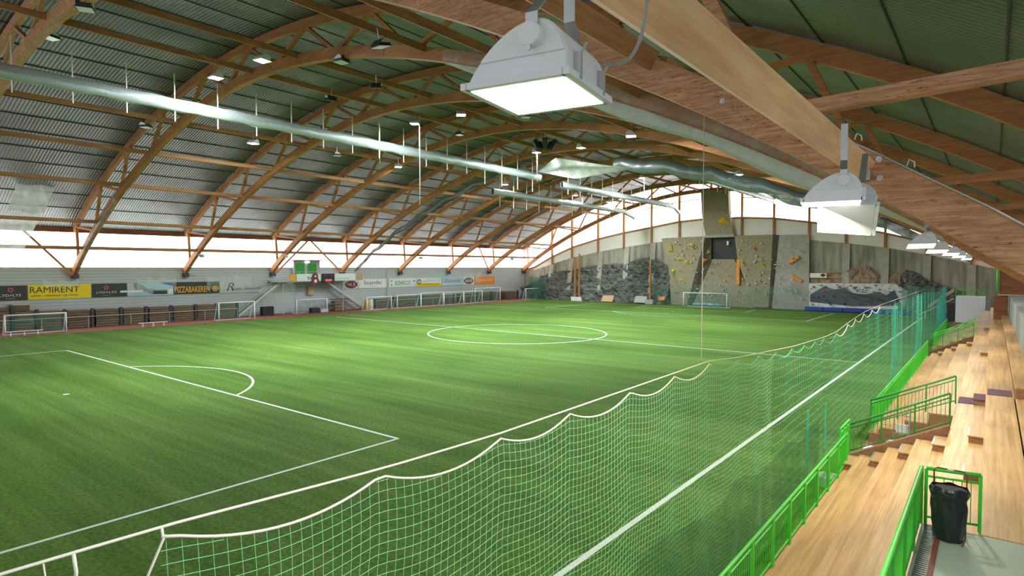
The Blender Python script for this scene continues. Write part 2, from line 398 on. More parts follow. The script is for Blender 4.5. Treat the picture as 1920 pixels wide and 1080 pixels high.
def make_truss(mat):
    t = thing('roof_truss', 'x', 'roof truss')
    sweep(f, XL, XR, .7, .42, 72, .15).build('bottom_chord', mat, t)
    sweep(ftop, XC-41.6, XC+41.6, .6, .32).build('top_chord', mat, t)
    for s_ in (-1, 1):
        seq = []
        for i in range(6): seq += [('B', Bn[i]), ('T', Tn[i])]
        for (ka, da), (kb, db) in zip(seq[:-1], seq[1:]):
            pa, pb = (Vector((XC+s_*d, 0, (f(XC+s_*d)+.45 if k == 'B' else ftop(XC+s_*d)+.15))) for k, d in ((ka, da), (kb, db)))
            MB().bar(pa, pb, .22, .26, (0, 1, 0)).build('web_brace', mat, t)
        xe = XC+s_*41.1
        MB().bar((xe, 0, ftop(xe)+.1), (xe-s_*.4, 0, 6.75), .2, .26, (0, 1, 0)).build('end_post', mat, t)
        xf = XL if s_ < 0 else XR
        if s_ < 0: MB().box(xf-.35, xf+.3, -.3, .3, 5.45, 5.95).build('foot_shoe', 'dark_metal', t)
        for d_ in (11.8, 12.2) if s_ < 0 else (11.8,):
            pass
        xj = XC+s_*11.4
        q = nrm(f, xj); MB().bar((xj, -.19, f(xj)-.02), (xj+q.x*TH, -.19, f(xj)+q.z*TH+.02), .04, .05).build('splice_plate', 'dark_metal', t)
    return t
tr0 = make_truss('glulam')
TR = {}
for j, k in enumerate(range(-1, 8)):
    if k == -1: t = make_truss('glulam_near')
    else: t = tr0 if k == 0 else copy_tree(tr0)
    t.location = (0, AR[k] if k < 7 else EY-.75, 0); TR[k] = t
    t['label'] = 'laminated timber arch truss, %s one from the camera%s' % (ordinal[j+1] if j else 'nearest', '' if j < 8 else ', against the daylit gable')
    if k == -1: t['label'] = 'laminated timber arch truss with knotty brown face, closest overhead at upper right'
    if k == 0: t['label'] = 'laminated timber arch truss whose lower chord is wrapped in clear film'
    t['group'] = 'timber arch trusses across the hall'
# bolts on the near face of the near chord
bn = MB()
for px, py in ((872, 6), (1355, 190), (1650, 334), (1648, 299)):
    p_ = at(px, py, 1, AR[-1]-.19)
    bn = MB(); bn.tube([p_, p_-Vector((0, .025, 0))], .045, 14); bn.tube([p_-Vector((0, .02, 0)), p_-Vector((0, .05, 0))], .022, 6)
    part(bn, 'bolt', 'steel', TR[-1])
p_ = at(1075, 70, 1, AR[-1]-.2)
part(MB().box(p_.x-.09, p_.x+.09, p_.y-.05, p_.y, p_.z-.05, p_.z+.05), 'fixing_plate', 'steel', TR[-1])

# V struts in the window plane at the left wall
def strut(k, s_, lab, reach=4.6):
    mb = MB().bar((-72.9, AR[k]+s_*.3, 5.85), (-73.1, AR[k]+s_*reach, 10.7), .2, .22, (1, 0, 0))
    tag(mb.build('diagonal_strut', 'glulam'), lab, 'timber brace', 'diagonal braces at the left windows')
strut(0, -1, 'diagonal timber brace across the left windows, above the yellow banner')
strut(2, 1, 'diagonal timber brace right of the green doors, rising rightward from a truss foot', 5.7)
strut(6, -1, 'diagonal timber brace across the left windows near the far corner', 3.2)
# correct the one that leans the other way: mirrored strut at truss 3 reaches back towards the doors
strut(3, -1, 'diagonal timber brace descending to the truss foot beside the scoreboard', 5.7)

# ------------------------------------------------------------------ longitudinal purlins
PO = [(-69.6, 'lowest row, before the left windows'), (-65.1, 'left roof flank, second row up from the windows'), (-58.3, 'left roof flank, third row up'), (-52.1, 'left roof flank, fourth row up'),
      (-46.0, 'highest row before the crown'), (-33.9, 'left of the two crown rows'), (-28.3, 'right of the two crown rows'),
      (-16.4, 'right roof flank, first row past the crown'), (-10.3, 'right roof flank, second row past the crown'), (-4.0, 'right roof flank, third row past the crown'),
      (2.2, 'right roof flank, row above the stand'), (5.8, 'row carrying the big floodlights')]
for X, lab in PO:
    t = thing('roof_purlin', 'long timber beam down the hall, '+lab, 'timber beam', (X-(.08 if X == 5.8 else 0), 0, f(X)+(.2 if X == 5.8 else .38)), 'longitudinal beams between the trusses')
    q = nrm(f, X); ys = [AR[k] for k in range(-2, 7)]+[EY-.75]
    for a, b_ in zip(ys[:-1], ys[1:]):
        near = (X == 5.8 and a < -45)
        h = .3 if X == 5.8 else (.36 if X > -60 else .32)
        c = q*(h/2); mb = MB().bar(Vector((0, a+.18, 0))+c, Vector((0, b_-.18, 0))+c, .15, h, q)
        o = mb.build('beam_segment', 'purlin_lamplit' if near else 'purlin_wood', t)
        if near:
            o['label'] = 'beam segment with lamplight painted in as paler wood'
            e = MB(); yb = b_-.24; e.box(-.12, .16, yb-.03, yb+.05, -.06, .12); e.bar((.12, yb-.14, .02), (.12, yb+.03, .02), .1, .16); e.build('beam_hanger', 'steel', t, bevel=.006)

# clear film around the second truss's chord, hanging below it
def film(x0, x1, drop, lab, n=60):
    t = thing('plastic_film', lab, 'plastic film', (x0, AR[0], f(x0)))
    def fn(u, v):
        X = x0+(x1-x0)*u; a = v*2*math.pi; wob = .03*noise.noise(Vector((X*2.3, v*7, 3))); q = nrm(f, X)
        h = .3+(.42+wob)*math.sin(a); return (X+q.x*h, AR[0]+(.27+wob)*math.cos(a), f(X)+q.z*h)
    part(MB().grid(fn, n, 14), 'wrap', 'wrap_film', t, smooth=True)
    if drop:
        def fb(u, v):
            X = x0+(x1-x0)*u; env = min(1, u*8, (1-u)*6); dz = drop*env*(1+.15*math.sin(X*1.1))
            ph = v*2-1; wob = .05*noise.noise(Vector((X*1.3, v*5, 8)))
            return (X, AR[0]+.24*ph*(1.15-.3*ph*ph)+wob, f(X)-.02-dz*math.sqrt(max(0, 1-ph**4)))
        part(MB().grid(fb, n, 12), 'hanging_fold', 'fold_film', t, smooth=True)
    return t
film(-15, 6.2, .55, 'clear crumpled plastic film hanging under the truss chord behind the big floodlight', 90)
film(-71.8, -60, .0, 'clear plastic film wrapped round the left foot of a truss above the yellow banner')

# translucent sheets hanging at the far left
def sheet(y0, y1, z0, z1, X, lab, y0b=None, y1b=None):
    y0b = y0 if y0b is None else y0b; y1b = y1 if y1b is None else y1b
    def fn(u, v):
        ya = y0+(y1-y0)*u; yb = y0b+(y1b-y0b)*u
        return (X+.12*math.sin(u*9+v*3), ya*(1-v)+yb*v, z0+(z1-z0)*v+.15*math.sin(u*7)*(1-v))
    tag(MB().grid(fn, 16, 14).build('plastic_sheet', 'white_film', smooth=True), lab, 'plastic sheet', 'translucent sheets at the left edge')
a = at(0, 478, 0, -66); b_ = at(85, 398, 0, -66)
pt = {k: at(*k, 0, -66.5) for k in ((38, 328), (110, 330), (12, 395), (84, 400))}
sheet(pt[(12, 395)].y, pt[(84, 400)].y, pt[(84, 400)].z, pt[(38, 328)].z, -66.5, 'upper translucent plastic sheet hanging before the left roof flank', pt[(38, 328)].y, pt[(110, 330)].y)
q1 = at(-30, 500, 0, -67.5); q2 = at(30, 470, 0, -67.5); q3 = at(5, 398, 0, -67.5); q4 = at(78, 402, 0, -67.5)
sheet(q1.y, q2.y, q1.z, q3.z, -67.5, 'lower translucent plastic sheet hanging before the leftmost windows', q3.y, q4.y)

# ------------------------------------------------------------------ ducts
def duct(X, z, ya, yb, r, lab, mat='foil', bend=None):
    t = thing('foil_duct', lab, 'air duct', (X, ya, z), 'foil air ducts under the roof')
    n = int(abs(yb-ya)/.6); mb = MB(); pts = []; rr = []
    def fn(u, v):
        y = ya+(yb-ya)*u; a = v*2*math.pi; L_ = abs(yb-ya)*u
        w = .05*noise.noise(Vector((y*2.2, v*5, X))); sag = -.06*abs(math.sin(L_*math.pi/3.0))
        if bend and u > bend[0]: sag -= (u-bend[0])/(1-bend[0])*bend[1]
        return (X+(r*.5+w)*math.cos(a), y, z+sag+(r+w)*math.sin(a))
    mb.grid(fn, n, 14)
    part(mb, 'duct_skin', mat, t, smooth=True)
    y = ya+1.5
    while y < yb:
        s = MB().box(X-.03, X+.03, y-.03, y+.03, z-r-.75-.4*((int(y*7) % 3)), min(z+2.1, f(X)+2.4))
        part(s, 'hanging_strap', 'cord', t); y += 3.0
    return t
duct(-37.7, 18.15, -47, 13.2, .45, 'long silvery foil duct hanging from upper left to the crown')
duct(-45.0, 16.9, 12.5, 53, .42, 'foil duct hanging low over the far left half, ending before the gable', bend=(.9, .8))
duct(-37.0, 17.6, 17, 55, .42, 'foil duct in the far half ending by the left of the climbing tower', bend=(.93, 1.0))
d1 = at(1330, 345, 2, 18.2); d2 = at(1455, 380, 1, 54)
duct(d2.x, d2.z+.3, 20, 54, .4, 'foil duct in the far half ending right of the climbing tower', bend=(.93, .3))

# gathered dividing curtain following the arch in the middle of the hall
def bundle(x0, x1, Y, drop, r, mat, lab, name, cat):
    def fn(u, v):
        X = x0+(x1-x0)*u; a = v*2*math.pi; w = .12*noise.noise(Vector((X*.9, v*4, Y)))
        sag = -.35*abs(math.sin(X*math.pi/5.2))
        tp = 1-.62*max(0, (X+8)/14) if X > -8 else 1
        return (X, Y+(r*.6+w)*tp*math.cos(a), f(X)-drop*tp+sag*tp+(r+w)*tp*math.sin(a))
    return tag(MB().grid(fn, 110, 14).build(name, mat, smooth=True), lab, cat)
bundle(-27, 6, 13.0, 1.0, .75, 'grey_curtain', 'dark gathered dividing curtain slung across the roof right of centre', 'dividing_curtain', 'curtain')
bundle(-72, -38, 10.5, .35, .3, 'grey_curtain', 'gathered green netting slung along a truss left of centre', 'gathered_net', 'netting')
# loose curtain folds beside a lamp, its light painted in as pale film
wf = MB()
c_ = [at(1006, 323, 1, 12.8), at(1042, 300, 1, 7.5), at(1110, 308, 1, 9.5), at(1200, 316, 1, 13), at(1130, 322, 1, 12.5), at(1078, 331, 1, 12)]
def foldf(u, v):
    a = c_[0].lerp(c_[1], min(1, u*2)) if u < .5 else c_[1].lerp(c_[3], (u-.5)*2)
    b = c_[0].lerp(c_[5], min(1, u*2)) if u < .5 else c_[5].lerp(c_[3], (u-.5)*2)
    p_ = a.lerp(b, v); p_.z += .25*math.sin(v*9+u*4)*math.sin(u*math.pi); return p_
tag(wf.grid(foldf, 24, 12).build('curtain_fold', 'white_film', smooth=True), 'loose curtain folds under the crown, lamplight painted in as pale film', 'curtain')

# ------------------------------------------------------------------ floodlights
def make_flood(lens, s=1.0, bracket=True):
    """floodlight 0.54 m square, lens at z=0 facing down, arched housing along x"""
    t = thing('floodlight', 'x', 'floodlight')
    h = .27*s; n = 22; prof = []
    # side profile in local y-z: shallow lip at -y rising in an arch to a rounded back at +y
    for i in range(n+1):
        a = i/n; y = -h+2*h*a
        z = .035+.255*math.sin(math.pi/2*min(1, a/.7))**.82 if a <= .7 else .035+.255*math.sqrt(max(0, 1-((a-.7)/.3)**2*.86))
        prof.append((y, z*s))
    poly0 = [(-h*.98, -h, 0)]+[(-h*.98, y, z) for y, z in prof]+[(-h*.98, h, 0)]
    MB().prism(poly0, (h*1.96, 0, 0)).build('housing', 'lamp_body', t, bevel=.008*s)
    for q in (-1, 1):
        ep = [(q*h*.98, y*.97+.0, z*.96) for y, z in prof if z > .115*s]
        ep = [(q*h*.98, ep[0][1], .115*s)]+ep+[(q*h*.98, ep[-1][1], .115*s)]
        MB().prism(ep, (q*.012*s, 0, 0)).build('end_plate', 'lamp_body', t)
    rim = MB(); w = .03*s
    for x0, x1, y0, y1 in ((-h-w, h+w, -h-w, -h+.01), (-h-w, h+w, h-.01, h+w), (-h-w, -h+.01, -h, h), (h-.01, h+w, -h, h)): rim.box(x0, x1, y0, y1, -.012*s, .022*s)
    rim.build('rim', 'lamp_body', t)
    MB().box(-h+.01, h-.01, -h+.01, h-.01, -.014*s, -.002).build('lens', lens, t)
    if bracket:
        for q in (-1, 1):
            x = q*(h+.045*s); yc = .1*s
            MB().tube([(q*h*.97, yc, .2*s), (q*(h+.055*s), yc, .2*s)], .058*s, 28).build('pivot_cap', 'lamp_body', t, bevel=.006*s)
            MB().tube([(q*(h+.05*s), yc, .13*s), (q*(h+.06*s), yc, .13*s)], .014*s, 10).build('pivot_knob', 'steel', t)
            b2 = MB(); x2 = q*(h*.62); x1 = q*(h+.02*s)
            for (a_, c_) in (((x1, yc, .22*s), (x1, yc, .31*s)), ((x1, yc, .31*s), (x2, yc, .42*s)), ((x2, yc, .42*s), (x2, yc, .8*s))): b2.bar(a_, c_, .065*s, .006*s, (1, 0, .3))
            b2.build('bracket', 'steel', t)
        for q in (-.6, .6):
            c = MB(); c.box(q*h-.012*s, q*h+.012*s, h*1.0, h+.035*s, .0, .13*s); c.bar((q*h, h+.03*s, .12*s), (q*h+.02*s, h+.07*s, .16*s), .012*s, .006*s)
            c.build('latch', 'steel', t)
    return t
def downlight(p, power, size=.5, name='lamp_beam', spread=None, col=(.93, .98, 1), rot=None):
    l = bpy.data.lights.new(name, 'AREA'); l.shape = 'SQUARE'; l.size = size; l.energy = power; l.color = col
    if spread: l.spread = spread
    o = bpy.data.objects.new(name, l); COL.objects.link(o); o.location = p
    if rot: o.rotation_euler = rot
    return o
# the big one close to the camera
nf = make_flood('lens_near'); nf.location = (5.45, -46.66, 7.71); nf.rotation_euler = (math.radians(0), math.radians(0), math.radians(-80))
tag(nf, 'large white floodlight glowing close to the camera at top centre', 'floodlight')
nf.name = 'floodlight'
cb = MB(); pts = []
for i in range(25):
    u = i/24; a = Vector((5.76, -46.55, 7.84)); b_ = Vector((6.02, -46.6, 8.4)); p_ = a.lerp(b_, u); p_.z -= .18*math.sin(min(1, u*1.4)*math.pi)*(1 if u < .72 else .0); p_.x += .12*math.sin(u*math.pi); pts.append(p_)
tag(cb.tube(pts, .009, 8).build('power_cable', 'grey_cable', smooth=True), 'grey cable looping from the big floodlight up to the beam', 'cable')
downlight((5.45, -46.66, 7.66), 140, .5)
gp = make_flood('lens_near', 1.0)
row = [((5.98, -42.0, 7.5), (0, 0, -80), 'second floodlight of the right row, glowing beside the beam end'),
       ((6.12, -41.2, 7.33), (14, -22, -62), 'tilted floodlight with bare square lens under the beam end'),
       ((5.95, -31.0, 7.35), (0, -10, -80), 'small white floodlight just beyond the film duct, right row'),
       ((5.9, -24.6, 7.35), (0, -10, -80), 'fifth floodlight along the right row, seen small under the chord'),
       ((5.9, -16, 7.4), (0, -10, -80), 'sixth floodlight along the right row, seen tiny'),
       ((5.9, -8, 7.4), (0, -10, -80), 'seventh floodlight along the right row, seen tiny'),
       ((5.9, 4, 7.4), (0, -10, -80), 'farthest floodlight of the right row, by the clad pillar')]
for i, (p_, r_, lab) in enumerate(row):
    t = gp if i == 0 else copy_tree(gp)
    t.location = p_; t.rotation_euler = [math.radians(a) for a in r_]; tag(t, lab, 'floodlight', 'floodlights in the row over the stand')
    if i == 1:
        t.rotation_euler = (Matrix.Rotation(math.radians(-32), 3, 'X') @ Matrix.Rotation(math.radians(-80), 3, 'Z')).to_euler(); t.location = at(1588, 409, 1, -41.5)
        for c in t.children:
            if c.name.startswith('lens'): c.data = c.data.copy(); c.data.materials[0] = MATS['lens_off']
    downlight((p_[0], p_[1], p_[2]-.1), 160 if i < 2 else 400, .5, col=(1, .94, .76), rot=(0, math.radians(28), 0))
# roof lamps
g1 = make_flood('lens_on', 1.35, False)
MB().box(-.02, .02, -.02, .02, .35, 1.0).build('hanger', 'steel', g1)
LIT = [(-34.4, -29.2, 'left of a pair between the nearest trusses at upper left'), (-28.4, -29.2, 'right of a pair between the nearest trusses at upper left'), (-45.6, -20.5, 'alone on the left flank under the long duct'),
       (-33.7, -11.7, 'above a long hanging rope near the crown'), (-27.8, -11.9, 'at the crown left of the big floodlight lens'), (-45.4, -3.5, 'on the left flank beneath the long duct, nearer one'),
       (-45.3, 15.4, 'on the left flank over the start of the low duct'), (-33.2, 6.2, 'under the loudspeaker cluster'), (-27.2, 6.0, 'at the crown just right of the loudspeakers'), (-33.2, 15.5, 'behind the pale curtain folds'),
       (-14.8, -6.6, 'right of centre under the near right chord'), (-32.7, 31.3, 'in the far half near the climbing tower'), (-14.5, 17.8, 'right of the climbing tower, over the dark curtain'),
       (-44.9, 32.7, 'far left flank, seen small'), (-45.2, 44.0, 'farthest left flank, seen tiny')]
for i, (X, Y, lab) in enumerate(LIT):
    t = g1 if i == 0 else copy_tree(g1); z = f(X)-.35
    t.location = (X, Y, z); t.rotation_euler = (0, 0, .2*i); tag(t, 'lit roof lamp '+lab, 'roof lamp', 'lit roof lamps')
    downlight((X, Y, z-.05), 1900, .6)
g2 = make_flood('lens_off', 1.3, False)
MB().bar((0, 0, .35), (0, 0, .9), .04, .04).build('hanger', 'steel', g2)
for c in list(g2.children):
    if c.name.startswith('housing') or c.name.startswith('rim'):
        c.data = c.data.copy(); c.data.materials[0] = MATS['dark_metal']
OFF = [(714, 88, 'dark unlit roof lamp in front of the second truss crown'), (706, 165, 'dark unlit roof lamp above the long duct, left of centre'), (620, 188, 'dark unlit roof lamp just above the duct and left of a truss'),
       (274, 239, 'unlit roof lamp on the left flank with pale lens'), (632, 292, 'unlit roof lamp under the duct, left of the hanging rope'), (95, 72, 'unlit roof lamp fixed on the nearest truss at upper left'),
       (160, 18, 'unlit roof lamp at the joint of the nearest truss, top left'), (640, 117, 'pale square unlit lamp beside the second truss underside'), (986, 220, 'pale square unlit lamp right below the big floodlight'),
       (862, 253, 'small dark unlit roof lamp beneath the crown')]
def onarch(px, py, off):
    d = (fw*FPX+r2*(px-960)-u2*(py-540)).normalized(); p_ = Vector((CX, CY, CZ))
    for i in range(300, 5000):
        q = p_+d*i*.03
        if q.z > f(q.x)-off: return q
for i, (px, py, lab) in enumerate(OFF):
    t = g2 if i == 0 else copy_tree(g2); p_ = onarch(px, py, .25 if 'fixed' not in lab else -.1)
    t.location = p_; t.rotation_euler = (.25 if i < 3 else 0, 0, .7*i); tag(t, lab, 'roof lamp', 'unlit roof lamps')
# low lights on the left truss legs
g3 = make_flood('lens_off', 1.0, False)
for i, (px, py, k, lab) in enumerate([(377, 480, 1, 'small floodlight on the truss leg above the pizza banner'), (535, 481, 2, 'small floodlight on the truss leg beside the green doors'), (789, 484, 4, 'small floodlight on the truss leg above the lattice banner'), (960, 486, 6, 'small floodlight on the truss leg nearest the far corner')]):
    t = g3 if i == 0 else copy_tree(g3); p_ = at(px, py, 1, AR[k]-.5); t.location = p_; t.rotation_euler = (math.radians(-30), 0, .6); tag(t, lab, 'floodlight', 'floodlights on the left truss legs')
# loudspeaker cluster
sp = None
for i in range(5):
    a = 2*math.pi*i/5+.3
    if sp is None:
        sp = thing('loudspeaker', 'x', 'loudspeaker'); MB().box(-.28, .28, -.22, .22, -.5, .5).build('cabinet', 'black', sp, bevel=.03); MB().box(-.23, .23, -.24, -.22, -.44, .44).build('grille', 'dark_metal', sp)
        MB().bar((0, .1, .5), (0, .2, 1.1), .06, .06).build('mount', 'steel', sp); t = sp
    else: t = copy_tree(sp)
    t.location = (-31.6+1.0*math.cos(a), 5.6+1.0*math.sin(a), 20.3); t.rotation_euler = (.5, 0, a+math.pi/2)
    tag(t, 'black loudspeaker in the ring of five hung at the crown', 'loudspeaker', 'loudspeakers in the crown cluster')
p_ = onarch(1537, 343, 1.2); t = copy_tree(sp); t.location = at(1537, 343, 1, -12); t.rotation_euler = (.9, .2, .8); tag(t, 'black loudspeaker alone under the right chord near the second floodlight', 'loudspeaker'); 
if 'group' in t: del t['group']
# hanging ropes
def rope(a, b_, r, lab, mat='cord'): return tag(MB().tube([a, b_], r, 6).build('hanging_rope', mat, smooth=True), lab, 'rope', 'ropes hanging from the roof')
a = onarch(1316, 170, 0); nz0 = at(1315, 672, 0, 3.0)
rope((3.0, nz0.y, f(3.0)+.1), (3.0, nz0.y, 5.0), .008, 'thin rope dropping from the roof to the net line')
a = at(789, 232, 0, -33); b_ = at(785, 384, 0, -33); rope((-33, (a.y+b_.y)/2, f(-33)+.3), (-33, (a.y+b_.y)/2, b_.z), .04, 'long pale rope hanging beneath the crown, left of the big floodlight')
a = at(712, 255, 0, -36); rope((-36, a.y, f(-36)+.3), (-36, a.y, at(712, 305, 0, -36).z), .025, 'short thin rope above a lit lamp left of centre')
a = at(1007, 300, 0, -33.4); rope((-33.4, a.y, f(-33.4)-.3), (-33.4, a.y, at(1007, 341, 0, -33.4).z), .04, 'rope hanging below the loudspeaker cluster')
a = at(1208, 338, 0, -32.7); rope((-32.7, a.y, f(-32.7)-.4), (-32.7, a.y, at(1208, 372, 0, -32.7).z), .04, 'rope hanging below the far lamp')

# conduit on the near chord with small hooks
cd = thing('conduit_pipe', 'steel conduit running down the upper edge of the nearest chord', 'pipe', (5.59, AR[-1]-.22, f(5.59)+.95))
pts = [at(px, py, 1, AR[-1]-.22) for px, py in ((1590, 262), (1640, 285), (1750, 338), (1850, 385), (1960, 445))]
part(MB().tube(pts, .016, 8), 'pipe', 'steel', cd, smooth=True)
for (px, py) in ((1700, 311), (1602, 262)):
    a = at(px, py, 1, AR[-1]-.24); part(MB().tube([a, a+Vector((.03, 0, .09)), a+Vector((.09, 0, .05)), a+Vector((.1, 0, -.03))], .011, 6), 'hook', 'white_paint', cd, smooth=True)
# ------------------------------------------------------------------ end wall (gable)
E0 = EY
def prof(ptsx, X):
    if X <= ptsx[0][0]: return ptsx[0][1]
    for (a, za), (b_, zb) in zip(ptsx[:-1], ptsx[1:]):
        if X <= b_: return za+(zb-za)*(X-a)/(b_-a)
    return ptsx[-1][1]
def pr(pxs): return [((q := at(x, y, 1, E0)).x, q.z) for x, y in pxs]
PB = [(-74, 6.6)]+pr([(1002, 506), (1073, 483), (1123, 472), (1168, 464), (1240, 453), (1316, 446), (1449, 442), (1518, 450), (1589, 456), (1660, 464), (1737, 477), (1800, 490), (1860, 503)])+[(12, 6)]
PT = [(-74, 6.7)]+pr([(997, 504), (1032, 483), (1072, 464), (1122, 448), (1167, 437), (1218, 427), (1271, 416), (1316, 411), (1389, 408), (1449, 409), (1516, 416), (1584, 424), (1660, 437), (1717, 450), (1820, 482)])+[(12, 6.3)]
def band(name, mat, lo, hi, x0, x1, y0, y1, n=60):
    mb = MB(); vs = []
    for i in range(n+1):
        X = x0+(x1-x0)*i/n
        for y, z in ((y0, lo(X)), (y1, lo(X)), (y1, max(lo(X), hi(X))), (y0, max(lo(X), hi(X)))): vs.append((X, y, z))
    fs = [(i*4+k, i*4+(k+1) % 4, i*4+4+(k+1) % 4, i*4+4+k) for i in range(n) for k in range(4)]+[(3, 2, 1, 0), tuple(n*4+k for k in range(4))]
    return mb.quadmesh(vs, fs)
XA, XB = -73.5, 11
struct(band('x', 'y', lambda X: 0, lambda X: prof(PB, X), XA, XB, E0, E0+.5), 'wall_back', 'concrete')
struct(band('x', 'y', lambda X: prof(PB, X), lambda X: prof(PT, X), XA, XB, E0+.1, E0+.3), 'wall_back.001', 'cream_panel')
struct(band('x', 'y', lambda X: prof(PT, X)-.18, lambda X: prof(PT, X)+.14, XA, XB, E0-.12, E0+.3), 'trim_3', 'glulam')
gx = [at(x, 450, 1, E0).x for x in (1002, 1036, 1073, 1122, 1170, 1222, 1274, 1333, 1391, 1451, 1517, 1586, 1660, 1738, 1822)]
gx = [-73.4]+gx[1:]+[9.5]
for a, b_ in zip(gx[:-1], gx[1:]):
    p_ = band('x', 'y', lambda X: prof(PT, X)+.1, lambda X: froof(X)+.1, a, b_, E0+.2, E0+.26, 8)
    fr = MB(); X = a+1.1
    while X < b_-.4: fr.box(X-.008, X+.008, E0+.17, E0+.2, prof(PT, X)+.1, froof(X)); X += 1.1
    fr.bar((a, E0+.18, prof(PT, a)+2.4), (b_, E0+.18, prof(PT, b_)+2.4), .03, .03)
    window(p_, 'gable_pane', fr)
for i, X in enumerate(gx[1:-1]):
    tag(MB().box(X-.16, X+.16, E0-.25, E0+.2, prof(PB, X)-.3, froof(X)+.1).build('trim_%d' % (4+i), 'glulam'), kind='structure')
# gable girt
for (a, b_, dz) in ((gx[0], gx[7], 3.6), (gx[8], gx[13], 3.4)):
    mb = MB()
    n = 12
    for i in range(n):
        X0 = a+(b_-a)*i/n; X1 = a+(b_-a)*(i+1)/n; mb.bar((X0, E0-.1, prof(PT, X0)+dz), (X1, E0-.1, prof(PT, X1)+dz), .1, .12)
    tag(mb.build('trim_30', 'glulam'), kind='structure')
# concrete buttresses
for i, (px, lab) in enumerate([(1036, 'leftmost in the far corner'), (1073, 'second from the far left corner, behind the timber poles'), (1128, 'third from the far left corner'), (1177, 'fourth from the left corner'), (1226, 'beside the left edge of the climbing wall'),
                (1587, 'right of the small white sign'), (1660, 'right of the middle of the bouldering wall'), (1738, 'above the teal net'), (1822, 'rightmost, above the far green railing')]):
    X = at(px, 500, 1, E0).x; zt = prof(PB, X)-.1; fl = 1.2 if px < 1500 else .5
    mb = MB().prism([(X-.55, E0, 0), (X-.55, E0, zt), (X-.55, E0-.35, zt), (X-.55, E0-.35-fl, 2)], (1.1, 0, 0)) if False else MB().prism([(X-.5, E0+.1, 2), (X-.5, E0+.1, zt), (X-.5, E0-.35, zt), (X-.5, E0-.35-fl, 2)], (1.0, 0, 0))
    tag(mb.build('concrete_buttress', 'buttress_concrete'), 'concrete buttress on the end wall, '+lab, 'buttress', 'buttresses along the end wall')
# rock faces
def rockface(name, mat, x0, x1, topf, depth, lab, seed, nx=190, nz=64, taper=1, amp=1):
    def fn(u, v):
        X = x0+(x1-x0)*u; zt = topf(X); z = zt*v
        n1 = noise.fractal(Vector((X*.22, z*.35, seed)), 1.0, 2.1, 5); n2 = noise.fractal(Vector((X*.9, z*1.1, seed+9)), .9, 2.2, 5)
        d = depth*(1-.75*v*taper)+1.1*n1+.75*n2+.5*abs(noise.noise(Vector((X*1.1+z*.5, z*1.6, seed+2))))+.25*abs(noise.noise(Vector((X*.5, z*.5, seed+4))))
        d = depth*(1-.75*v*taper)+(d-depth*(1-.75*v*taper))*amp
        if v > .97: d = min(d, .3)
        return (X, E0-max(.05, d), z+.3*n2*(v > .05)*(v < .95))
    o = MB().grid(fn, nx, nz).build(name, mat); return tag(o, lab, 'rock face')
RT = pr([(990, 540), (1020, 520), (1040, 512), (1080, 509), (1100, 503), (1125, 500), (1150, 498), (1175, 498), (1200, 488), (1228, 485), (1250, 500)])
rockface('rock_face', 'rock', -73.3, at(1262, 500, 1, E0).x, lambda X: prof(RT, X)+.4, 2.2, 'rough blasted grey rock face across the left of the end wall', 3.1)
BT = pr([(1518, 515), (1560, 512), (1600, 505), (1625, 500), (1660, 528), (1690, 510), (1710, 505), (1740, 520), (1762, 530), (1800, 540)])
rockface('rock_face', 'brown_rock', at(1519, 500, 1, E0).x, at(1700, 500, 1, E0).x, lambda X: prof(BT, X)+.3, .75, 'brown rock outcrops behind the bouldering wall', 14.2, 90, 36, .6, .45)
rockface('rock_face', 'rock', at(1690, 500, 1, E0).x, 3.6, lambda X: prof(BT, X)-.2, 2.0, 'dark grey rock face right of the bouldering wall', 25.7, 50, 30)

# climbing wall
def P(px, py, Y): return at(px, py, 1, Y)
cwt = thing('climbing_wall', 'tall speckled concrete climbing wall with dark recess and yellow holds at the end wall', 'climbing wall', (-31, EY-1, 0))
def slab(name, pts, mat, th=.5, lab=None):
    ps = [P(*q) for q in pts]; mb = MB().prism(ps, (0, th, 0)); o = part(mb, name, mat, cwt)
    if lab: o['label'] = lab
    return o
A = EY-1.3; B = EY-.5; BB = EY+.0
slab('left_panel', [(1240, 447, A), (1323, 443, A), (1287, 573, A-.6), (1259, 572, A-.6), (1253, 500, A)], 'climb_wall', .6)
slab('recess_side', [(1323, 443, A+.02), (1334, 448, B), (1334, 485, B), (1300, 573, B-.9), (1287, 573, A-.6)], 'climb_shade', .05, 'side of the recess, shade painted in')
slab('recess_slab', [(1332, 486, B+.2), (1377, 486, B+.2), (1418, 577, B-1.0), (1297, 574, B-1.0)], 'climb_wall', .1)
slab('recess_back', [(1322, 443, BB-.02), (1380, 443, BB-.02), (1386, 492, BB-.02), (1322, 492, BB-.02)], 'black', .04, 'black sheet painted for the dark opening')  # solid black sheet, its colour stands for the dark inside the opening
slab('right_panel', [(1377, 442, A), (1449, 440, A), (1441, 577, A-.6), (1412, 576, A-.6), (1383, 486, A)], 'climb_wall', .6)
slab('side_return', [(1449, 440, A), (1461, 441, A+.5), (1450, 578, A), (1441, 577, A-.6)], 'climb_shade', .1, 'narrow return, shade painted in')
slab('grey_panel', [(1461, 441, A+.5), (1517, 440, A+.5), (1517, 583, A-.2), (1444, 578, A-.2), (1452, 520, A+.5)], 'climb_grey', .5, 'smooth grey panel')
slab('tower_top', [(1314, 357, A-.2), (1365, 355, A-.2), (1367, 402, A-.5), (1316, 403, A-.5)], 'climb_wall', 1.2)
slab('tower_base', [(1316, 403, A-.5), (1367, 401, A-.5), (1375, 440, A), (1323, 443, A)], 'climb_wall', .8)
slab('tower_ledge', [(1322, 441, A-.35), (1376, 439, A-.35), (1376, 444, A-.3), (1322, 446, A-.3)], 'climb_grey', 1.2)
sm = MB()
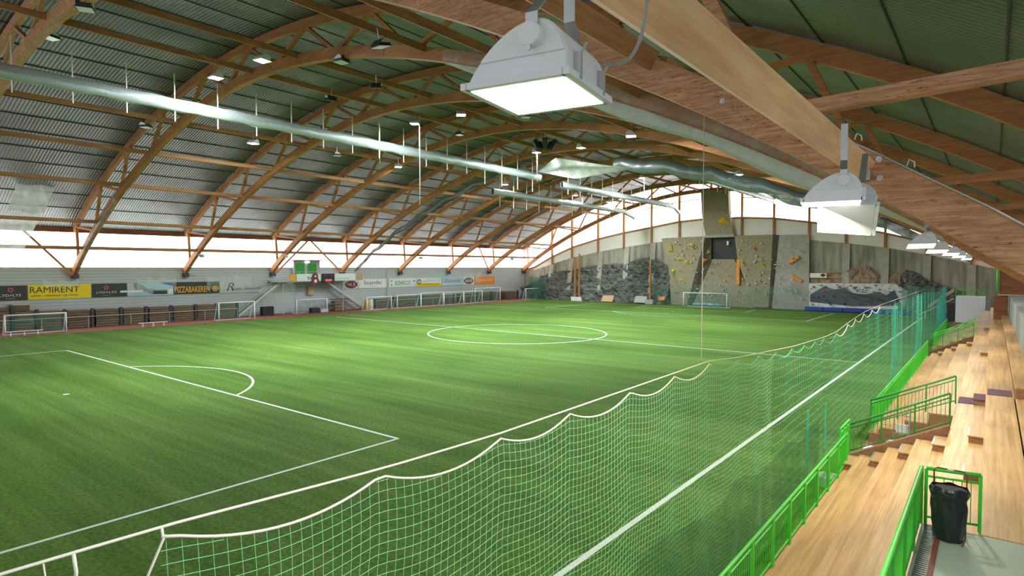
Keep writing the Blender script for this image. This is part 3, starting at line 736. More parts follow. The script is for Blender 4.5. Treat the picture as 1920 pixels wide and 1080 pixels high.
for (px, py, r) in ((1365, 452, .22),): 
    q = P(px, py, B); sm.tube([q, q-Vector((0, 0, .7))], r, 10)
part(sm, 'hanging_lamp', 'white_paint', cwt)
RR = random.Random(4); hl = MB()
for i in range(150):
    px = RR.uniform(1262, 1510); py = RR.uniform(452, 560)
    if 1322 < px < 1385 and py < 492: continue
    q = P(px, py, A-.33-(.27 if py > 500 else 0)) if (px < 1318 or px > 1385) else P(px, py, B-.2-.8*(py-486)/90)
    s_ = RR.uniform(.05, .12); hl.box(q.x-s_, q.x+s_, q.y-.3, q.y+.1, q.z-s_*.7, q.z+s_*.7)
o = part(hl, 'small_holds', 'boulder_white', cwt); o['kind'] = 'stuff'
def hold(pts, Y, mat, lab, apex=None):
    ps = [P(px, py, Y) for px, py in pts]; c = sum(ps, Vector())/len(ps)
    ap = (P(*apex, Y) if apex else c)-Vector((0, .45, 0)); back = [p_+Vector((0, .25, 0)) for p_ in ps]
    n = len(ps); mb = MB().quadmesh(ps+[ap]+back, [(i, (i+1) % n, n) for i in range(n)]+[(i, n+1+i, n+1+(i+1) % n, (i+1) % n) for i in range(n)])
    tag(mb.build('climbing_hold', mat), lab, 'climbing hold', 'large climbing holds')
AA = A-.38
for pts, Y, mt, lab in [
    ([(1345, 418), (1357, 406), (1367, 418)], A-.45, 'amber_hold', 'big amber pyramid hold on the tower over the recess'),
    ([(1253, 471), (1258, 457), (1261, 471)], AA, 'yellow_hold', 'yellow hold at top left of the climbing wall'),
    ([(1292, 457), (1298, 457), (1302, 469)], AA, 'yellow_hold', 'narrow yellow hold at top right of the left panel'),
    ([(1271, 489), (1273, 480), (1279, 487)], AA, 'yellow_hold', 'yellow hold in the middle of the left panel, left one'),
    ([(1282, 492), (1290, 487), (1291, 497)], AA, 'yellow_hold', 'yellow hold in the middle of the left panel, right one'),
    ([(1259, 506), (1266, 505), (1262, 517)], AA, 'yellow_hold', 'yellow hold low on the left edge of the left panel'),
    ([(1274, 522), (1282, 526), (1277, 529)], AA, 'yellow_hold', 'lowest yellow hold on the left panel'),
    ([(1324, 476), (1328, 467), (1332, 474)], A-.05, 'yellow_hold', 'yellow hold on the left side of the recess'),
    ([(1317, 495), (1318, 484), (1326, 487)], A-.25, 'orange_hold', 'orange hold on the left side of the recess'),
    ([(1382, 478), (1386, 473), (1389, 480)], AA+.2, 'yellow_hold', 'yellow hold just right of the dark opening'),
    ([(1390, 487), (1393, 488), (1396, 499), (1390, 498)], AA, 'yellow_hold', 'long yellow hold beside the orange bar'),
    ([(1424, 491), (1430, 494), (1435, 502), (1430, 502)], AA, 'yellow_hold', 'slanting yellow hold on the right panel'),
    ([(1411, 465), (1415, 462), (1418, 467), (1413, 468)], AA, 'orange_hold', 'small tan orange hold high on the right panel'),
    ([(1424, 515), (1428, 514), (1428, 519)], AA, 'orange_hold', 'small orange hold low on the right panel')]:
    hold(pts, Y, mt, lab)
def barhold(a, b_, Y, w, lab):
    a = P(*a, Y); b_ = P(*b_, Y); tag(MB().bar(a, b_, .5, w, (0, 0, 1) if abs(a.z-b_.z) < abs(a.x-b_.x) else (1, 0, 0)).build('climbing_hold', 'orange_hold', bevel=.1), lab, 'climbing hold', 'orange bar holds')
barhold((1384.5, 486), (1384.5, 534), B-.7, .55, 'upright orange bar hold in the middle of the climbing wall')
barhold((1478, 493), (1498, 481), A, .55, 'upper orange bar hold on the smooth grey panel, rising right')
barhold((1484, 518), (1504, 528), A, .5, 'lower orange bar hold on the smooth grey panel, falling right')

# bouldering wall and blue mat
bw = thing('bouldering_wall', 'low white and grey faceted bouldering wall behind the blue mat', 'climbing wall', (-10, 55, 0))
Yb = EY-1.9
def bslab(name, pts, mat, th=.6): part(MB().prism([P(*q) for q in pts], (0, th, 0)), name, mat, bw)
bslab('upper_panel', [(1517, 531, Yb), (1679, 532, Yb), (1702, 546, Yb), (1700, 565, Yb), (1517, 560, Yb)], 'boulder_white')
bslab('overhang', [(1519, 552, Yb-.5), (1545, 537, Yb-.05), (1564, 543, Yb-.7), (1583, 539, Yb-.1), (1598, 550, Yb-.9), (1622, 552, Yb-.9), (1648, 547, Yb-.3), (1662, 554, Yb-.7), (1676, 544, Yb-.1), (1690, 573, Yb-.3), (1600, 574, Yb-.3), (1519, 566, Yb-.2)], 'boulder_grey', .3)
bslab('lower_panel', [(1517, 560, Yb-.1), (1598, 562, Yb-.3), (1700, 564, Yb-.1), (1695, 580, Yb-.2), (1517, 578, Yb-.2)], 'boulder_white', .3)
hb = MB()
for i in range(70):
    px = RR.uniform(1520, 1690); py = RR.uniform(534, 548) if RR.random() < .7 else RR.uniform(553, 572)
    q = P(px, py, Yb-.12 if py < 549 else Yb-.6); s_ = RR.uniform(.05, .11); hb.box(q.x-s_, q.x+s_, q.y-.2, q.y+.4, q.z-s_*.7, q.z+s_*.7)
o = part(hb, 'small_holds', 'boulder_grey', bw); o['kind'] = 'stuff'
q = P(1547, 546, Yb-.3); part(MB().tube([q, q-Vector((0, .35, 0))], [.35, .15], 8), 'red_hold', 'print_red', bw)
bm1 = P(1511, 583, EY-2.6); bm2 = P(1701, 583, EY-2.6)
mt = thing('crash_mat', 'long blue crash mat along the foot of the bouldering wall', 'mat', (bm1.x, EY-2.6, 0))
nseg = 5
for i in range(nseg):
    a = bm1.x+(bm2.x-bm1.x)*i/nseg; b_ = bm1.x+(bm2.x-bm1.x)*(i+1)/nseg-.04
    part(MB().box(a, b_, EY-3.6, EY-1.9, .05, .62), 'mat_section', 'blue_mat', mt, bevel=.06)
# white sign on rock
s1 = P(1519, 512, EY-1.2); s2 = P(1550, 521, EY-1.2)
sg = thing('sponsor_sign', 'small white sign with black emblem on the brown rock', 'sign', (s1.x, EY-1.2, s2.z))
part(MB().box(s1.x, s2.x, EY-1.25, EY-1.15, s2.z, s1.z), 'panel', 'banner_cream' if 'banner_cream' in MATS else 'cream_panel', sg)
q = P(1543, 516, EY-1.3)
part(MB().quadmesh([(q.x-.45, q.y, q.z), (q.x, q.y, q.z-.3), (q.x+.45, q.y, q.z), (q.x, q.y, q.z+.3)], [(0, 1, 2, 3)]), 'emblem', 'print_ink', sg)
for zz in (.1, 1.05):
    a = P(1550, 520, EY-1.1); part(MB().bar((a.x, EY-1.1, s2.z+zz*.9), (a.x+2.0, EY-1.1, s2.z+zz*.9), .1, .1), 'batten', 'plywood', sg)

# timber poles leaning on the end wall
for i, (px, y0, y1, lab, bx) in enumerate([(1078, 483, 562, 'timber pole standing left of the pair in white foam blocks', 1), (1086, 476, 563, 'timber pole standing right of the pair in white foam blocks', 1), (1219, 486, 567, 'single timber pole left of the climbing wall', 2)]):
    a = P(px, y1, EY-3.4); t = thing('timber_pole', lab, 'pole', (a.x, a.y, 0), 'timber poles before the rock')
    zt = P(px, y0, EY-3.4).z; part(MB().box(a.x-.14, a.x+.14, a.y-.14, a.y+.14, 0, zt), 'post', 'glulam', t)
    part(MB().box(a.x-.65 if bx == 1 else a.x-.8, a.x+.75, a.y-.5, a.y+.5, 0.012, .85), 'foot_block', 'white_paint' if bx == 1 else 'grey_box', t, bevel=.03)
def leanboard(p0, p1, p2, p3, mat, lab):
    Y = EY-3.2; ps = [P(*p0, Y), P(*p1, Y), P(*p2, Y), P(*p3, Y)]
    ps[0].y += .5; ps[1].y += .5
    ps[2].z = max(.02, ps[2].z); ps[3].z = max(.02, ps[3].z)
    tag(MB().prism(ps, (0, .08, 0)).build('leaning_board', mat), lab, 'board', 'boards leaning at the rock')
leanboard((1128, 554), (1149, 554), (1148, 566), (1127, 565), 'plywood', 'tan board leaning against the grey rock')
leanboard((1190, 555), (1211, 556), (1212, 568), (1188, 567), 'print_light_grey', 'pale board leaning left of the single pole')
leanboard((1233, 556), (1246, 556), (1245, 563), (1234, 563), 'orange_hold', 'small orange board behind the net near the climbing wall')
bl = P(1330, 575, EY-3); tag(MB().tube([(bl.x-3, bl.y, .3), (bl.x-1, bl.y-.1, .38), (bl.x+1, bl.y, .3), (bl.x+3, bl.y, .33)], [.15, .3, .28, .15], 10).build('rolled_tarpaulin', 'print_sky', smooth=True), 'blue rolled tarpaulin at the foot of the climbing wall', 'tarpaulin')
# low green net in front of the climbing wall
def netpanel(x0, x1, Y, z1, lab, mat='goal_mesh', scal=True):
    def fn(u, v):
        X = x0+(x1-x0)*u; zt = z1-(.35*abs(math.sin(u*(x1-x0)/2.0)) if scal else 0); return (X, Y+.15*math.sin(X*2.2), .02+(zt-.02)*v)
    tag(MB().grid(fn, 60, 6).build('barrier_net', mat, smooth=True), lab, 'net')
netpanel(P(1215, 570, 53.6).x, P(1517, 570, 53.6).x, 53.6, 4.0, 'green barrier net before the climbing wall foot')
netpanel(P(990, 570, 54.5).x, P(1025, 570, 54.5).x, 54.5, 5.0, 'green barrier net in the far left corner', 'dark_green_net')
netpanel(P(1690, 570, 53.6).x, P(1752, 570, 53.6).x, 53.6, 4.4, 'dark green net right of the blue mat', 'dark_green_net')

# ------------------------------------------------------------------ goals
def make_goal(w, h, d, r=.06, stripe=False):
    t = thing('football_goal', 'x', 'goal')
    for s_ in (-1, 1): MB().tube([(0, s_*w/2, 0), (0, s_*w/2, h)], r, 10).build('post', 'white_paint', t, smooth=True)
    MB().tube([(0, -w/2-r, h), (0, w/2+r, h)], r, 10).build('crossbar', 'white_paint', t, smooth=True)
    bf = MB(); 
    for s_ in (-1, 1): bf.tube([(0, s_*w/2, h), (-d*.35, s_*w/2, h), (-d, s_*w/2, .05), (0, s_*w/2, .05)], r*.5, 6)
    bf.tube([(-d, -w/2, .05), (-d, w/2, .05)], r*.5, 6); bf.build('back_frame', 'white_paint', t)
    nb = MB()
    nb.grid(lambda u, v: ((-d*.35, (u-.5)*w, h) if v == 0 else (-d*.35-(d*.65)*v, (u-.5)*w, h-(h-.05)*v)), 20, 8)
    nb.quadmesh([(0, -w/2, h), (0, w/2, h), (-d*.35, w/2, h), (-d*.35, -w/2, h)], [(0, 1, 2, 3)])
    for s_ in (-1, 1): nb.quadmesh([(0, s_*w/2, 0), (0, s_*w/2, h), (-d*.35, s_*w/2, h), (-d, s_*w/2, .05)], [(0, 1, 2, 3)])
    nb.build('goal_net', 'goal_mesh', t)
    return t
GX = -67.6
gl_ = [((8, 123), 590, 'white goal at the far left over a white bench'), ((410, 477), 567, 'white goal beside the lower left staircase'), ((556, 613), 563, 'pale goal set back under the gantry'),
       ((688, 734), 557, 'white goal right of the right staircase'), ((745, 789), 553, 'second white goal right of the right staircase'), ((790, 831), 549, 'raised white goal framed in green net, third right of the staircase'),
       ((833, 869), 548, 'fourth white goal right of the staircase'), ((870, 904), 546, 'fifth white goal right of the staircase, beside the taller goal'), ((891, 938), 540, 'taller white goal near the orange banner'), ((986, 1013), 541, 'goal in the far left corner')]
for i, ((xa, xb), yt, lab) in enumerate(gl_):
    X = -70.5 if i == 2 else (-68.6 if i == 8 else GX)
    a = at(xa, 560, 0, X); b_ = at(xb, 560, 0, X); zt = at((xa+xb)/2, yt, 0, X).z
    t = make_goal(b_.y-a.y, max(2.0, zt), 1.2 if i not in (0, 9) else .9, .07)
    t.location = (X, (a.y+b_.y)/2, .015); tag(t, lab, 'goal', 'goals along the left track')
a = at(1282, 575, 1, 50.7); b_ = at(1363, 577, 1, 50.7)
t = make_goal(b_.x-a.x, 2.44, 1.6, .07); t.location = ((a.x+b_.x)/2, 50.6, 0); t.rotation_euler = (0, 0, -math.pi/2); tag(t, 'full size white goal before the climbing wall', 'goal')
q = at(1345, 557, 1, 50.5)
# ------------------------------------------------------------------ left side: board stacks, posts, rail
SX0, SX1 = -73.3, -71.6
stk = [(-5, 22, 577), (24, 68, 583), (70, 120, 583), (124, 172, 581), (178, 226, 579), (230, 273, 577), (278, 320, 575), (324, 366, 573), (369, 407, 571), (410, 444, 569),
       (706, 735, 560), (744, 786, 556), (793, 832, 553), (835, 850, 553), (868, 893, 550), (896, 920, 548), (923, 938, 547), (948, 970, 546)]
spos = ['at the left frame edge', 'left behind the leftmost goal', 'right behind the leftmost goal', 'first right of the leftmost goal', 'second right of the leftmost goal', 'third right of the leftmost goal', 'above the second bench', 'fifth right of the leftmost goal', 'left of the staircase goal', 'behind the staircase goal',
        'behind the first goal past the right staircase', 'behind the second goal past the right staircase', 'behind the green netted goal', 'narrow, beside the green netted goal', 'left behind the far goals', 'under the orange banner', 'right behind the taller goal', 'farthest one before the corner']
for i, (xa, xb, yt) in enumerate(stk):
    X = SX1; a = at(xa, 590, 0, X).y; b_ = at(xb, 590, 0, X).y; zt = at((xa+xb)/2, yt, 0, X).z
    t = thing('board_stack', 'tall stack of dark wooden floor boards '+spos[i], 'board stack', (X, a, .015), 'stacks of floor boards along the left wall')
    n = 7
    for j in range(n):
        z0 = .05+(zt-.05)*j/n; z1 = .05+(zt-.05)*(j+1)/n-.05; o_ = R.uniform(-.05, .05)
        part(MB().box(SX0, X+o_*.5, a+.12+o_, b_-.12+o_, z0, z1), 'board_bundle', 'board_stack', t)
    post = MB().box(X-.1, X+.18, b_-.1, b_+.18, 0, zt+.12); part(post, 'end_post', 'dark_metal', t)
t = thing('board_stack', 'small pile of boards on top of the stack at far left', 'board stack', (SX1, at(26, 560, 0, SX1).y, 2.2))
a = at(26, 575, 0, SX1).y; b_ = at(56, 575, 0, SX1).y; zb = at(40, 583, 0, SX1).z
for j in range(3): part(MB().box(SX0, SX1, a, b_, zb+j*.2, zb+j*.2+.17), 'board_bundle', 'board_stack', t)
part(MB().box(SX0-.02, SX1+.05, a-.05, b_+.05, zb+.6, zb+.65), 'top_board', 'plywood', t)
# front rail along the stacks
def rail_line(xa, xb, lab):
    X = -71.2; a = at(xa, 590, 0, X).y; b_ = at(xb, 590, 0, X).y
    t = thing('track_railing', lab, 'railing', (X, a, 0)); part(MB().tube([(X, a, 1.25), (X, b_, 1.25)], .035, 6), 'top_rail', 'print_light_grey', t)
    y = a
    while y <= b_+.1: part(MB().tube([(X, y, 0.02), (X, y, 1.25)], .03, 6), 'post', 'print_light_grey', t); y += (b_-a)/max(2, round((b_-a)/4.5))
rail_line(-20, 445, 'thin grey rail in front of the board stacks at left'); rail_line(706, 900, 'thin grey rail in front of the board stacks at the far side')
def bench(xa, xb, y, lab):
    X = -67.2; a = at(xa, y, 0, X).y; b_ = at(xb, y, 0, X).y; t = thing('low_bench', lab, 'bench', (X, (a+b_)/2, .015), 'low white benches by the track')
    part(MB().box(X-.15, X+.15, a, b_, .42, .47), 'seat', 'white_paint', t)
    for yy in (a+.4, (a+b_)/2, b_-.4):
        part(MB().bar((X-.2, yy, .02), (X-.05, yy, .42), .04, .04).bar((X+.2, yy, .02), (X+.05, yy, .42), .04, .04), 'leg', 'white_paint', t)
bench(10, 80, 622, 'low white bench in front of the leftmost goal'); bench(260, 314, 609, 'low white bench in front of the board stacks, left of the staircase goal')

# ------------------------------------------------------------------ banners
def banner(xa, xb, zt, zb, mat, lab, X=-73.42, name='advertising_banner', cat='banner', texts=(), shapes=()):
    a = at(xa, 545, 0, X).y; b_ = at(xb, 545, 0, X).y
    t = thing(name, lab, cat, (X, a, zb))
    part(MB().box(X-.04, X+.02, a+.03, b_-.03, zb, zt), 'panel', mat, t)
    W_ = b_-a; H_ = zt-zb
    for k, (tx, u, v, w, h, col, sh) in enumerate(texts):
        vs, fs = text_mesh(tx, h*H_, w*W_, shear=sh, bold=.022 if tx in ('PIZZABAKEREN', 'KIWI') else .0)
        if len(vs) == 0: continue
        m_ = MB(); m_.quadmesh([(X+.035+.004*k, a+u*W_+p[0], zb+v*H_+p[1]) for p in vs], fs)
        part(m_, 'lettering', 'print_'+col, t)
    for k, sh_ in enumerate(shapes):
        kind, col = sh_[0], sh_[1]; m_ = MB(); xx = X+.026+.002*k
        if kind == 'rect': _, _, u0, u1, v0, v1 = sh_; m_.box(X+.01, xx, a+u0*W_, a+u1*W_, zb+v0*H_, zb+v1*H_)
        if kind == 'ell':
            _, _, u, v, ru, rv = sh_; n = 28
            m_.prism([(xx, a+u*W_+ru*W_*math.cos(2*math.pi*i/n), zb+v*H_+rv*H_*math.sin(2*math.pi*i/n)) for i in range(n)], (-.02, 0, 0))
        if kind == 'poly': m_.prism([(xx, a+u*W_, zb+v*H_) for u, v in sh_[2]], (-.01, 0, 0))
        if kind == 'ring':
            _, _, u, v, ro, ri = sh_; n = 28; R1 = ro*H_; R0 = ri*H_
            vs = []
            for i in range(n):
                c, s = math.cos(2*math.pi*i/n), math.sin(2*math.pi*i/n); vs += [(xx, a+u*W_+R1*c, zb+v*H_+R1*s), (xx, a+u*W_+R0*c, zb+v*H_+R0*s)]
            m_.quadmesh(vs, [(2*i, (2*i+2) % (2*n), (2*i+3) % (2*n), 2*i+1) for i in range(n)])
        part(m_, 'emblem' if kind in ('ell', 'ring') else 'print_patch', 'print_'+col, t)
    return t
lyd = [('LYD+LYS', .22, .26, .62, .17, 'banner_white', 0), ('COMPANY', .42, .1, .2, .06, 'light_grey', 0)]
lring = [('ring', 'maroon', .52, .68, .2, .12), ('ring', 'tan', .52, .68, .12, .09)]
ZT, ZB = 4.80, 3.24
banner(-28, 51.5, ZT-.03, ZB-.03, 'print_charcoal', 'black banner reading LYD+LYS at the far left edge', texts=[('LYD+LYS', .32, .26, .52, .17, 'banner_white', 0), ('COMPANY', .46, .1, .24, .06, 'light_grey', 0)], shapes=[('ring', 'maroon', .59, .7, .2, .12), ('ring', 'tan', .59, .7, .12, .09)])
banner(52, 171, ZT+.02, ZB, 'print_yellow', 'yellow banner reading RAMIRENT in heavy black letters', texts=[('RAMIRENT', .03, .44, .77, .42, 'ink', 0), ('utleie - maskiner og utstyr', .04, .14, .75, .18, 'ink', 0)])
banner(172, 238, ZT+.02, ZB, 'print_charcoal', 'black banner reading LYD+LYS right of the yellow banner', texts=[('LYD+LYS', .13, .28, .56, .15, 'banner_white', 0), ('COMPANY', .28, .1, .25, .05, 'light_grey', 0)], shapes=[('ring', 'maroon', .4, .7, .2, .12), ('ring', 'tan', .4, .7, .12, .09), ('rect', 'banner_white', .8, 1.0, .3, .45)])
banner(238.5, 325, ZT+.02, ZB, 'print_sky', 'picture banner with hazy landscape of trees and a lake house', shapes=[('rect', 'light_grey', 0, .14, .5, 1), ('poly', 'green_dark' if False else 'grey', [(.12, .95), (.2, 1), (.33, .8), (.42, .55), (.6, .45), (.62, .15), (.5, .12), (.42, .3), (.3, .35), (.16, .5)]), ('rect', 'banner_white', 0, .33, .28, .45), ('rect', 'charcoal', .55, .86, .1, .42), ('rect', 'banner_white', .88, .99, .12, .5), ('poly', 'blue', [(.7, 1), (1, 1), (1, .72), (.82, .85)])])
banner(325.5, 411, ZT+.02, ZB+.05, 'print_charcoal', 'black banner reading PIZZABAKEREN in orange letters', texts=[('PIZZABAKEREN', .02, .14, .76, .5, 'gold', 0)], shapes=[('ell', 'gold', .91, .4, .07, .26), ('ring', 'charcoal', .91, .4, .17, .12)])
banner(411.5, 502, ZT+.02, ZB, 'print_light_grey', 'pale grey banner reading Radio Alesund with a large blue R', texts=[('R', .14, .2, .15, .68, 'navy', .3), ('adio', .3, .22, .15, .26, 'blue', .3), ('Ålesund', .48, .24, .36, .36, 'blue', .3)], shapes=[('poly', 'orange', [(.08, .45), (.1, .68), (.17, .8), (.12, .62)]), ('poly', 'orange', [(.25, .3), (.3, .62), (.32, .6), (.29, .3)])])
banner(642, 670.5, ZT, ZB+.05, 'print_banner_white', 'white banner with a dark red oval reading Medi 3, left of the Scandic text', shapes=[('ell', 'light_grey', .58, .44, .42, .44), ('ell', 'maroon', .58, .44, .4, .4)], texts=[('Medi', .28, .3, .32, .34, 'banner_white', .1), ('3', .68, .28, .14, .34, 'banner_white', 0)])
banner(671, 725, ZT, ZB+.05, 'print_banner_white', 'white banner reading Scandic in thin dark letters', texts=[('Scandic', .2, .4, .62, .42, 'maroon', 0), ('ÅLESUND', .4, .14, .22, .1, 'grey', 0)])
banner(729, 780, ZT+.02, ZB+.05, 'print_banner_white', 'white banner reading KIWI mini pris in green letters', texts=[('KIWI', .22, .2, .38, .52, 'lime', .1), ('mini', .64, .55, .15, .18, 'ink', 0), ('pris', .64, .2, .14, .24, 'ink', 0)], shapes=[('rect', 'grey', .07, .12, .6, .8), ('rect', 'lime', .07, .12, .15, .36), ('rect', 'lime', .89, .95, .55, .78), ('rect', 'light_grey', .9, .98, .2, .26)])
banner(780.5, 828, ZT+.03, ZB+.05, 'print_banner_white', 'white and yellow banner reading Nordvest with a black ring', texts=[('Nordvest Forsk AS', .2, .56, .74, .18, 'light_grey', 0), ('KOMPETANSE MEKANIKK', .2, .13, .72, .15, 'ink', 0)], shapes=[('rect', 'yellow', 0, 1, 0, .36), ('ring', 'ink', .11, .52, .32, .2), ('ell', 'gold', .15, .5, .045, .14)])
banner(828.5, 868, ZT+.05, ZB+.08, 'print_sky', 'pale blue chequered banner reading Konrads in pink script', texts=[('Konrads', .12, .36, .76, .42, 'magenta', .4)], shapes=[('rect', 'banner_white', .05*i_+(.025 if j_ % 2 else 0), .05*i_+.025+(.025 if j_ % 2 else 0), .125*j_, .125*j_+.125) for i_ in range(20) for j_ in (0, 1, 7)])
banner(868.5, 889, ZT+.06, ZB+.08, 'print_banner_white', 'small white banner with a dark oval reading Medi 3 beside the orange banner', shapes=[('ell', 'ink', .5, .5, .44, .42), ('ell', 'maroon', .5, .5, .36, .34)], texts=[('Medi3', .22, .36, .56, .3, 'banner_white', .1)])
banner(889.5, 927.5, ZT+.08, ZB+.1, 'print_orange', 'orange banner reading expoline.no in white letters', texts=[('expoline.no', .1, .36, .8, .34, 'banner_white', 0)])
# white strips on stacks etc.
dp = at(726, 500, 0, -73.3); tag(MB().tube([(-73.3, dp.y, .02), (-73.3, dp.y, 6.6)], .07, 8).build('drain_pipe', 'print_light_grey', smooth=True), 'grey vertical drain pipe between two white banners', 'pipe')

# ------------------------------------------------------------------ commentary gantry
GXF = -70.6
ga = at(522, 527, 0, GXF).y; gb_ = at(668, 527, 0, GXF).y; gz = at(580, 527, 0, GXF).z
gt = thing('gantry_platform', 'commentary balcony on the left wall with boards along its front', 'balcony', (GXF, ga, gz))
part(MB().box(WX, GXF, ga, gb_, gz-.1, gz+.12), 'deck', 'grey_box', gt)
part(MB().tube([(GXF, ga, gz+1.35), (GXF, gb_, gz+1.35)], .03, 6), 'hand_rail', 'print_light_grey', gt)
for i in range(9): y = ga+(gb_-ga)*i/8; part(MB().tube([(GXF, y, gz), (GXF, y, gz+1.35)], .03, 6), 'rail_post', 'print_light_grey', gt)
for y in (at(531, 560, 0, -71).y, at(643, 560, 0, -71).y): part(MB().tube([(-71, y, .02), (-71, y, gz)], .05, 6), 'support_post', 'print_light_grey', gt)
bz0 = gz+.0; bz1 = gz+1.05
def gboard(xa, xb, mat, lab, **kw): banner(xa, xb, bz1, bz0, mat, lab, X=GXF+.08, name='gantry_board', cat='board', **kw)
gboard(541, 556, 'print_tan', 'tan board with a disc on the balcony front', shapes=[('ell', 'gold', .5, .5, .45, .42)])
gboard(556.5, 602.5, 'print_banner_white', 'white balcony board reading tv 8', texts=[('tv', .42, .2, .22, .45, 'ink', 0)])
q = at(591, 525, 0, GXF+.2)
l8 = thing('channel_emblem', 'dark red figure eight emblem hanging over the white tv board', 'sign', (GXF+.2, q.y, q.z))
def disc(cy, cz, r, x, th=.04, n=28): return MB().prism([(x, cy+r*math.cos(2*math.pi*i/n), cz+r*math.sin(2*math.pi*i/n)) for i in range(n)], (th, 0, 0))
cz1 = at(591, 518, 0, GXF+.2).z; cz2 = at(591, 527, 0, GXF+.2).z
part(disc(q.y, cz1, .48, GXF+.2), 'upper_ring', 'print_maroon', l8); part(disc(q.y, cz2, .6, GXF+.22), 'lower_ring', 'print_maroon', l8)
part(disc(q.y, cz1, .15, GXF+.25), 'upper_dot', 'print_banner_white', l8); part(disc(q.y, cz2, .25, GXF+.27), 'lower_dot', 'print_banner_white', l8)
sb0 = at(603, 500, 0, GXF+.2).y; sb1 = at(626.5, 500, 0, GXF+.2).y
sb = thing('scoreboard', 'black electronic scoreboard with red digits on the balcony front', 'scoreboard', (GXF+.2, sb0, bz0-.15))
part(MB().box(GXF+.1, GXF+.3, sb0, sb1, bz0-.15, bz1+.02), 'case', 'black', sb)
part(MB().box(GXF+.3, GXF+.31, sb0+.25*(sb1-sb0), sb0+.78*(sb1-sb0), bz0-.05, bz0+.22), 'digit_panel', 'screen_red', sb)
for u in (.1, .7): part(MB().box(GXF+.3, GXF+.31, sb0+u*(sb1-sb0), sb0+(u+.2)*(sb1-sb0), bz1-.3, bz1-.15), 'display_panel', 'print_maroon', sb)
gboard(627, 667, 'print_banner_white', 'white balcony board reading Sunnmore right of the scoreboard', texts=[('Sunnmøre', .04, .2, .62, .22, 'grey', 0)])
gboard(667.5, 680, 'print_tan', 'small tan board at the right end of the balcony')
# green doors of the cabin
Xd = WX+.6; da = at(551, 510, 0, Xd).y; db = at(600, 510, 0, Xd).y; dz0 = gz+.12; dz1 = at(575, 489, 0, Xd).z
cbn = thing('commentary_cabin', 'small cabin above the balcony with two bright green shutters', 'cabin', (Xd, da, dz0))
part(MB().box(WX, Xd, da, db, dz0, dz1), 'body', 'grey_box', cbn); part(MB().box(WX, Xd+.35, da-.15, db+.15, dz1, dz1+.12), 'roof', 'red_brown', cbn)
for u0, u1 in ((.05, .4), (.52, .86)):
    d_ = part(MB().box(Xd, Xd+.06, da+u0*(db-da), da+u1*(db-da), dz0, dz1-.35), 'shutter', 'green_door', cbn, bevel=.02)
    hq = MB().box(Xd+.06, Xd+.1, da+(u0+.15)*(db-da), da+(u0+.17)*(db-da), dz0+.7, dz0+.85); part(hq, 'handle', 'black', d_)
part(MB().box(Xd+.05, Xd+.2, da+.42*(db-da), da+.56*(db-da), dz1-.3, dz1-.02), 'exit_lamp', 'glow_sign', cbn)
# staircases to the balcony
def stair(xa, ya_px, xb, yb_px, lab, X=-71.6, w=1.1, steps=20):
    a = at(xa, ya_px, 0, X); b_ = at(xb, yb_px, 0, X)
    t = thing('wall_staircase', lab, 'staircase', (X, a.y, 0), 'staircases to the balcony')
    z0, z1 = .1, gz
    for s_ in (0, w): part(MB().bar((X-s_, a.y, z0), (X-s_, b_.y, z1), .06, .3, (0, 0, 1)), 'stringer', 'print_light_grey', t)
    for i in range(steps):
        u = (i+.5)/steps; y = a.y+(b_.y-a.y)*u; z = z0+(z1-z0)*u; part(MB().box(X-w, X, y-.14, y+.14, z-.02, z+.02), 'tread', 'dark_metal', t)
    for dz in (.95, .5): part(MB().tube([(X, a.y, z0+dz), (X, b_.y, z1+dz)], .025, 6), 'hand_rail', 'print_light_grey', t)
    for i in range(5): u = i/4; y = a.y+(b_.y-a.y)*u; z = z0+(z1-z0)*u; part(MB().tube([(X, y, z), (X, y, z+.95)], .025, 6), 'rail_post', 'print_light_grey', t)
stair(446, 595, 528, 530, 'grey steel staircase climbing right to the balcony, left one')
stair(686, 583, 610, 530, 'grey steel staircase climbing left to the balcony, right one')
q = at(582, 545, 0, -73.2)
eb = thing('electric_cabinet', 'small beige cabinet on the wall under the balcony', 'cabinet', (-73.3, q.y, at(582, 553, 0, -73.3).z))
part(MB().box(-73.4, -73.0, q.y-.5, q.y+.5, at(582, 553, 0, -73.2).z, at(582, 537, 0, -73.2).z), 'body', 'print_tan', eb); part(MB().box(-73.0, -72.97, q.y-.45, q.y+.45, at(582, 552, 0, -73.2).z, at(582, 538, 0, -73.2).z), 'door', 'cardboard', eb)
def clutter(xa, xb, yt, X, mat, name, lab, cat, d=.8, bev=.05):
    a = at(xa, 585, 0, X).y; b_ = at(xb, 585, 0, X).y; z = max(.4, at((xa+xb)/2, yt, 0, X).z); tag(MB().box(X-d, X, a, b_, .02, z).build(name, mat, bevel=bev), lab, cat)
clutter(493, 514, 575, -71.3, 'rubber', 'rubber_mat_stack', 'dark folded mat leaning at the foot of the left staircase', 'mat')
clutter(585, 600, 577, -70.6, 'black', 'storage_box', 'black box under the balcony beside the pale goal', 'box'); clutter(602, 616, 579, -70.4, 'grey_box', 'storage_crate', 'grey crate beside the black box under the balcony', 'crate')
t = thing('garden_shed_rack', 'brown wooden rack at the foot of the right staircase', 'rack', (-71, at(625, 590, 0, -71).y, 0)); t.name = 'wooden_rack'
a = at(628, 585, 0, -71).y; b_ = at(652, 585, 0, -71).y
for j in range(3): part(MB().box(-72, -71, a, b_, .1+j*.55, .45+j*.55), 'shelf_board', 'board_stack', t)
part(MB().box(-72.1, -70.9, a-.3, b_+.3, 1.75, 1.85), 'lid', 'red_brown', t)
